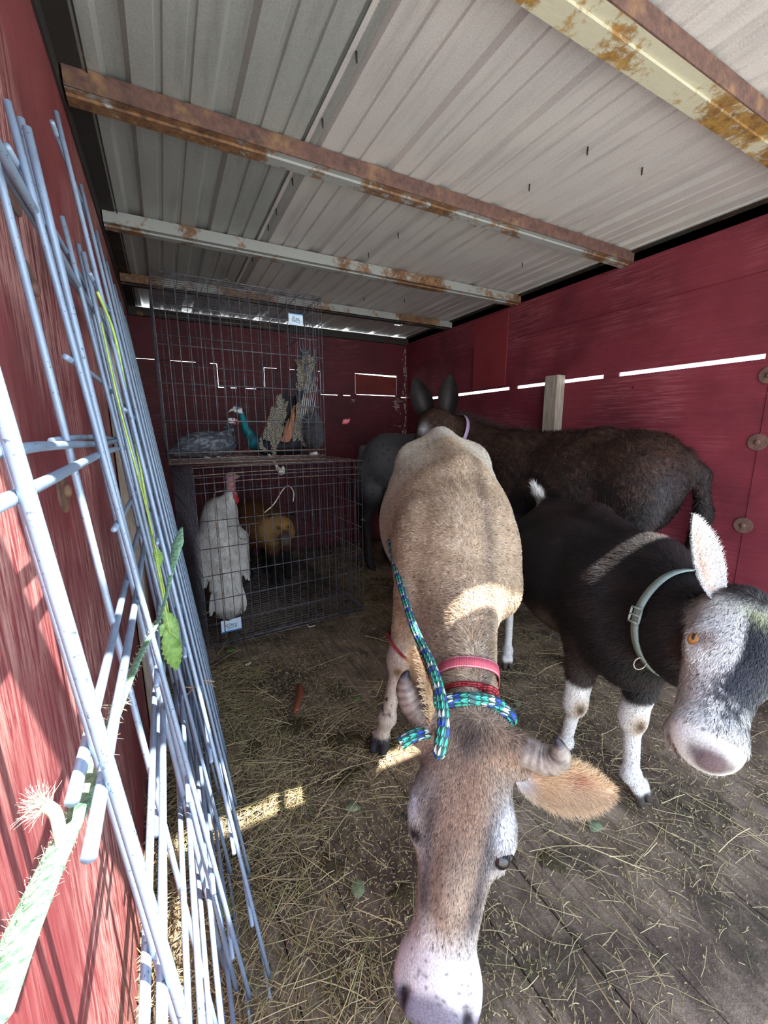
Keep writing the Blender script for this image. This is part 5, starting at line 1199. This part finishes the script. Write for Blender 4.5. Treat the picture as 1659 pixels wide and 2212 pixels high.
# pig
pig = thing('pig', 'brown hairy pig with an orange-tan face, looking out of the lower crate', 'pig', (.56, 2.9, .02))
P_ = [ell((.52, 2.98, .43), (.16, .22, .165), .06), ell((.60, 2.84, .42), (.125, .16, .14), .06), ell((.655, 2.735, .435), (.075, .08, .075), .04), cone((.652, 2.70, .42), (.640, 2.605, .382), .060, .037, .03), cone((.640, 2.605, .382), (.638, 2.592, .378), .040, .038, .01),
      ell((.62, 2.70, .40), (.035, .05, .04), .03), ell((.695, 2.70, .40), (.035, .05, .04), .03),
      cone((.627, 2.582, .380), (.628, 2.596, .380), .006, .006, .004, None, True), cone((.649, 2.582, .380), (.650, 2.596, .380), .006, .006, .004, None, True), cone((.45, 3.14, .5), (.42, 3.17, .38), .012, .006, .01)]
for (x_, y_) in ((.60, 2.80), (.71, 2.86), (.46, 3.02), (.60, 3.08)): P_ += [cone((x_, y_, .36), (x_, y_-.01, .18), .052, .030, .04), cone((x_, y_-.01, .18), (x_, y_-.015, .06), .028, .024, .02)]+[cone((x_+s_*.012, y_-.02, .05), (x_+s_*.014, y_-.035, .032), .017, .013, .006) for s_ in (-1, 1)]
V, F = implicit(P_, .0062)
def pig_col(P, Nn):
    c = Paint(P, (104, 68, 38)); c.blend(sm(wob(P, 24.), 0, 1)*.5, (70, 44, 28)); c.blend(sm(P[:, 2], .30, .22), (20, 16, 16)); f = sm(P[:, 1], 2.76, 2.70); c.blend(f*.9, (166, 130, 84)); c.blend(f*g(P, (.66, 2.66, .47), (.03, .05, .03))*.5, (206, 160, 90))
    c.blend(f*sm(P[:, 1], 2.635, 2.61)*.9, (92, 76, 78)); c.blend(g(P, (.645, 2.63, .425), (.022, .03, .016)), (60, 46, 46)); c.blend(f*g(P, (.614, 2.66, .450), (.014, .03, .012)), (48, 38, 36)); c.blend(f*g(P, (.676, 2.66, .450), (.014, .03, .012)), (48, 38, 36)); return c.C
body('body', V, F, pig_col, M_hide, pig, ID)
fur('bristles', V, F, pig_col, lambda P, Nn: np.tile(np.array([-.2, .8, -.5]), (len(P), 1)), lambda P, Nn: np.where(P[:, 1] > 2.74, .028, .007)*np.where(P[:, 1] < 2.63, 0, 1), 16000, .0022, M_coarse, pig, lambda c: np.where(c[:, 2] > .25, 1., .3), lift=.3, jit=.35, var=.3, toworld=ID)
for x_, y_ in ((.614, 2.668), (.676, 2.656)): wball('eye', (x_, y_, .450), .0085, M_eye, pig)
for s_, bx in ((-1, .600), (1, .705)):
    Ve, Fe, prm = ear_mesh((bx, 2.74, .485), (bx+s_*.028, 2.70, .535), (1, 0, .2), (0, -1, 0), .06, cup=.4, thick=.008, point=.8, n=12, m=7)
    put('ear', mesh_np('ear', Ve, Fe, np.tile(lin((60, 42, 34)), (len(Ve), 1))), M_hide, pig)
# turkey
tk = thing('turkey', 'white turkey with a red neck, standing back-on in the lower crate', 'turkey', (.22, 2.3, .02))
P_ = [ell((.222, 2.36, .47), (.112, .135, .20), .05), ell((.235, 2.42, .62), (.085, .08, .10), .06), cone((.22, 2.30, .40), (.225, 2.235, .17), .095, .070, .05, ((0, 1, 0), .5)), cone((.14, 2.34, .50), (.135, 2.30, .36), .038, .026, .04), cone((.315, 2.34, .50), (.32, 2.30, .36), .045, .03, .04),
      cone((.275, 2.42, .66), (.300, 2.42, .74), .045, .028, .04)]
V, F = implicit(P_, .006)
def tk_col(P, Nn): c = Paint(P, (204, 202, 198)); c.blend(sm(wob(P, 45.), .3, 1.)*.45, (160, 150, 136)); c.blend(sm(P[:, 2], .3, .2)*.3, (186, 176, 160)); return c.C
body('body', V, F, tk_col, M_feather, tk, ID)
plumage('plumage', V, F, 5200, lambda P: np.stack([(P[:, 0]-.22)*1.2, P[:, 1]*0-.25, -np.ones(len(P))], 1), lambda P: np.where(P[:, 2] < .42, .050, .032), .015, tk_col, M_feather, tk)
k = 34; xs = np.linspace(-.085, .085, k); roots = np.stack([.222+xs*.8, 2.235+.02*rng.random(k), .235+.02*rng.random(k)], 1); dr = np.stack([xs*2.2, np.full(k, -.12), -np.ones(k)], 1)
feathers('tail', roots, dr, np.full(k, .13)*(.85+.3*rng.random(k)), np.full(k, .026), np.tile(lin((206, 204, 200)), (k, 1)), np.tile([0, -1., .1], (k, 1)), M_feather, tk)
for s_, bx in ((-1, .130), (1, .325)):
    k = 16; roots = np.stack([bx+.012*rng.normal(size=k), 2.31+.02*rng.random(k), .44-.10*rng.random(k)], 1); dr = np.tile([s_*.12, -.12, -1.], (k, 1))
    feathers('wing', roots, dr+.08*rng.normal(size=(k, 3)), np.full(k, .11), np.full(k, .028), np.tile(lin((210, 208, 206)), (k, 1)), np.tile([s_*.4, -1., 0], (k, 1)), M_feather, tk)
P_ = [cone((.292, 2.42, .70), (.305, 2.42, .79), .026, .020, .02), cone((.305, 2.42, .79), (.306, 2.42, .825), .022, .024, .02), ell((.308, 2.42, .835), (.030, .022, .024), .015), cone((.312, 2.405, .79), (.318, 2.40, .72), .012, .014, .01), ell((.322, 2.40, .70), (.020, .016, .022), .015), cone((.33, 2.41, .832), (.343, 2.41, .822), .006, .004, .008)]
V, F = implicit(P_, .003)
def th_col(P, Nn): c = Paint(P, (176, 128, 132)); c.blend(sm(P[:, 0], .300, .312)*sm(P[:, 2], .80, .77), (176, 46, 52)); c.blend(sm(wob(P, 120.), .1, .8)*.5, (190, 178, 184)); c.blend(sm(P[:, 2], .73, .72), (180, 44, 50)); return c.C
nk = body('head', V, F, th_col, M_hide, tk, ID); nk['label'] = 'bare pink and red head and neck'
b_ = MB(); b_.tube([(.330, 2.412, .838), (.345, 2.410, .835), (.356, 2.408, .827)], [.008, .006, .001], 10); put('beak', b_.mesh('beak'), plain('horn_yellow', (206, 190, 140), .5), tk)
wball('eye', (.318, 2.400, .842), .005, M_eye, tk)
for x_ in (.19, .26):
    b_ = MB(); b_.tube([(x_, 2.38, .30), (x_, 2.38, .16), (x_, 2.37, .03)], [.014, .010, .011], 8)
    for a in (-.5, 0, .5): b_.tube([(x_, 2.37, .032), (x_+.03*math.sin(a), 2.37+.03*math.cos(a), .026), (x_+.06*math.sin(a), 2.37+.06*math.cos(a), .02)], [.009, .008, .004], 7)
    put('leg', b_.mesh('leg'), plain('pink_grey_shank', (170, 142, 132), .6), tk)
# guinea fowl
gf = thing('guinea_fowl', 'grey speckled guinea fowl with a white face sitting at the left of the upper crate', 'bird', (.19, 2.32, .94))
P_ = [ell((.20, 2.32, 1.015), (.125, .085, .068), .04), cone((.10, 2.32, 1.00), (.04, 2.32, .975), .05, .02, .04), cone((.29, 2.32, 1.03), (.315, 2.32, 1.09), .045, .018, .04)]
V, F = implicit(P_, .005)
def gf_col(P, Nn): c = Paint(P, (72, 76, 86)); c.blend(sm(wob(P, 420.), .0, .6)*.5, (150, 154, 162)); c.blend(sm(P[:, 0], .10, .04)*.6, (46, 48, 56)); return c.C
body('body', V, F, gf_col, M_feather, gf, ID)
plumage('plumage', V, F, 900, lambda P: np.stack([-np.ones(len(P)), P[:, 1]*0, P[:, 1]*0-.15], 1), lambda P: np.full(len(P), .035), .016, gf_col, M_feather, gf, lambda c: (c[:, 2] > .98)*1.)
P_ = [cone((.315, 2.32, 1.08), (.318, 2.32, 1.125), .014, .011, .01), ell((.320, 2.32, 1.140), (.020, .015, .017), .01), cone((.312, 2.32, 1.155), (.308, 2.32, 1.17), .009, .003, .006)]
V, F = implicit(P_, .0028)
def gh_col(P, Nn): c = Paint(P, (44, 40, 58)); c.blend(sm(P[:, 2], 1.12, 1.13), (214, 214, 220)); c.blend(sm(P[:, 2], 1.147, 1.152), (60, 48, 50)); return c.C
body('head', V, F, gh_col, M_hide, gf, ID)
b_ = MB(); b_.tube([(.336, 2.318, 1.142), (.350, 2.316, 1.137), (.358, 2.316, 1.128)], [.007, .005, .001], 8); put('beak', b_.mesh('beak'), plain('orange_horn', (196, 120, 92), .5), gf)
wball('wattle', (.333, 2.312, 1.124), (.006, .004, .010), plain('red_wattle', (176, 60, 60), .5), gf); wball('eye', (.325, 2.306, 1.145), .004, M_eye, gf)
for x_ in (.17, .23):
    b_ = MB(); b_.tube([(x_, 2.30, .98), (x_, 2.29, .955), (x_+.03, 2.28, .945)], [.007, .006, .004], 6); put('leg', b_.mesh('leg'), M_scar, gf)
# peacock
pk = thing('peacock', 'teal-necked peacock with barred wings and its tail pushed up against the upper crate wall', 'bird', (.60, 2.42, .94))
P_ = [ell((.58, 2.43, .995), (.13, .09, .050), .04), ell((.68, 2.42, 1.02), (.07, .07, .07), .04)]
V, F = implicit(P_, .006)
body('body', V, F, lambda P, Nn: np.tile(lin((30, 28, 34)), (len(P), 1)), M_feather, pk, ID)
P_ = [cone((.50, 2.40, 1.00), (.445, 2.40, 1.025), .050, .034, .03), cone((.445, 2.40, 1.025), (.405, 2.40, 1.09), .034, .022, .03), cone((.405, 2.40, 1.09), (.385, 2.40, 1.17), .020, .016, .02), ell((.365, 2.40, 1.200), (.027, .018, .020), .012)]
V, F = implicit(P_, .0035)
def pn_col(P, Nn):
    c = Paint(P, (10, 116, 122)); c.blend(sm(wob(P, 90.), 0, .8)*.6, (6, 60, 84)); c.blend(sm(P[:, 0], .41, .47), (14, 22, 40)); c.blend(sm(P[:, 2], 1.175, 1.185), (206, 212, 216)); c.blend(sm(P[:, 2], 1.205, 1.21)*sm(P[:, 0], .35, .36), (24, 62, 84)); c.blend(g(P, (.366, 2.385, 1.202), (.020, .02, .004)), (16, 18, 24)); return c.C
nk = body('neck', V, F, pn_col, M_feather, pk, ID); nk['label'] = 'teal neck and white-cheeked head'
b_ = MB(); b_.tube([(.342, 2.398, 1.198), (.328, 2.396, 1.193), (.316, 2.395, 1.182)], [.009, .006, .001], 8); put('beak', b_.mesh('beak'), plain('grey_horn_beak', (178, 176, 172), .4), pk)
wball('eye', (.362, 2.384, 1.203), .0045, M_eye, pk)
def fan(name, A, B, w0, w1, k, L, wd, col, mat, nup=(0, -1, .2), jit=.06):
    A, B = np.array(A, float), np.array(B, float); ax = nrm(B-A); sd = nrm(np.cross(ax, nup)); t = rng.random(k)**.9; s_ = rng.uniform(-1, 1, k)
    r_ = A+(B-A)*t[:, None]*.8+sd*(s_*(w0+(w1-w0)*t))[:, None]+np.array(nup)*(.012*rng.random(k))[:, None]*1.0
    feathers(name, r_, ax+sd*(.25*s_)[:, None]+jit*rng.normal(size=(k, 3)), np.full(k, L)*(.7+.6*rng.random(k)), np.full(k, wd), np.tile(lin(col), (k, 1))*(1+.15*rng.normal(size=(k, 1))), np.tile(np.array(nup, float), (k, 1)), mat, pk)
fan('wing', (.50, 2.345, .955), (.625, 2.40, 1.29), .045, .018, 90, .07, .022, (120, 110, 90), M_barred)
fan('back_feathers', (.60, 2.42, 1.0), (.665, 2.45, 1.25), .05, .04, 60, .10, .03, (34, 34, 40), M_feather)
fan('wing_primaries', (.575, 2.36, .955), (.715, 2.38, 1.22), .018, .014, 16, .15, .022, (166, 112, 84), M_feather, jit=.03)
fan('wing', (.685, 2.36, .99), (.735, 2.37, 1.25), .035, .03, 110, .06, .020, (120, 110, 90), M_barred)
fan('tail', (.72, 2.38, 1.18), (.775, 2.42, 1.50), .03, .018, 40, .16, .018, (70, 74, 84), M_feather, jit=.05)
fan('tail', (.735, 2.38, 1.30), (.775, 2.42, 1.52), .04, .035, 90, .05, .018, (130, 124, 100), M_barred, jit=.2)
b_ = MB()
for k in range(7):
    x0 = .70+.012*k; b_.tube([(x0, 2.345, 1.14+.02*rng.random()), (x0+.02, 2.35, 1.26), (x0+.045, 2.355, 1.36+.05*rng.random())], [.0022, .0018, .001], 5)
put('quill', b_.mesh('quill'), plain('pale_quill', (196, 204, 212), .4), pk)
P_ = [ell((.765, 2.34, 1.10), (.045, .05, .085), .03), ell((.775, 2.34, 1.04), (.04, .045, .05), .03)]
V, F = implicit(P_, .006); dcol = lambda P, Nn: np.tile(lin((96, 96, 102)), (len(P), 1))*(1+.3*wob(P, 40.)[:, None]*.5)
dn = body('down', V, F, dcol, M_feather, pk, ID); dn['label'] = 'fluffy grey down bulging through the wires'
fur('down_tufts', V, F, dcol, lambda P, Nn: Nn+np.array([.3, 0, -.3]), lambda P, Nn: np.full(len(P), .022), 5000, .0018, M_coarse, dn, lift=.8, jit=.6, var=.25, toworld=ID)
M_spur = plain('white_scaly_foot', (216, 212, 204), .6)
b_ = MB(); b_.tube([(.50, 2.30, .955), (.525, 2.26, .905), (.535, 2.25, .875)], [.009, .008, .010], 8); b_.tube([(.535, 2.25, .88), (.548, 2.245, .858), (.556, 2.24, .850)], [.012, .015, .008], 8); b_.tube([(.556, 2.24, .852), (.560, 2.24, .878), (.558, 2.24, .895)], [.012, .010, .004], 8); put('foot', b_.mesh('foot'), M_spur, pk)
b_ = MB(); b_.tube([(.70, 2.20, .955), (.722, 2.18, .958), (.738, 2.17, .962)], [.008, .014, .010], 8); put('foot', b_.mesh('foot'), M_spur, pk)
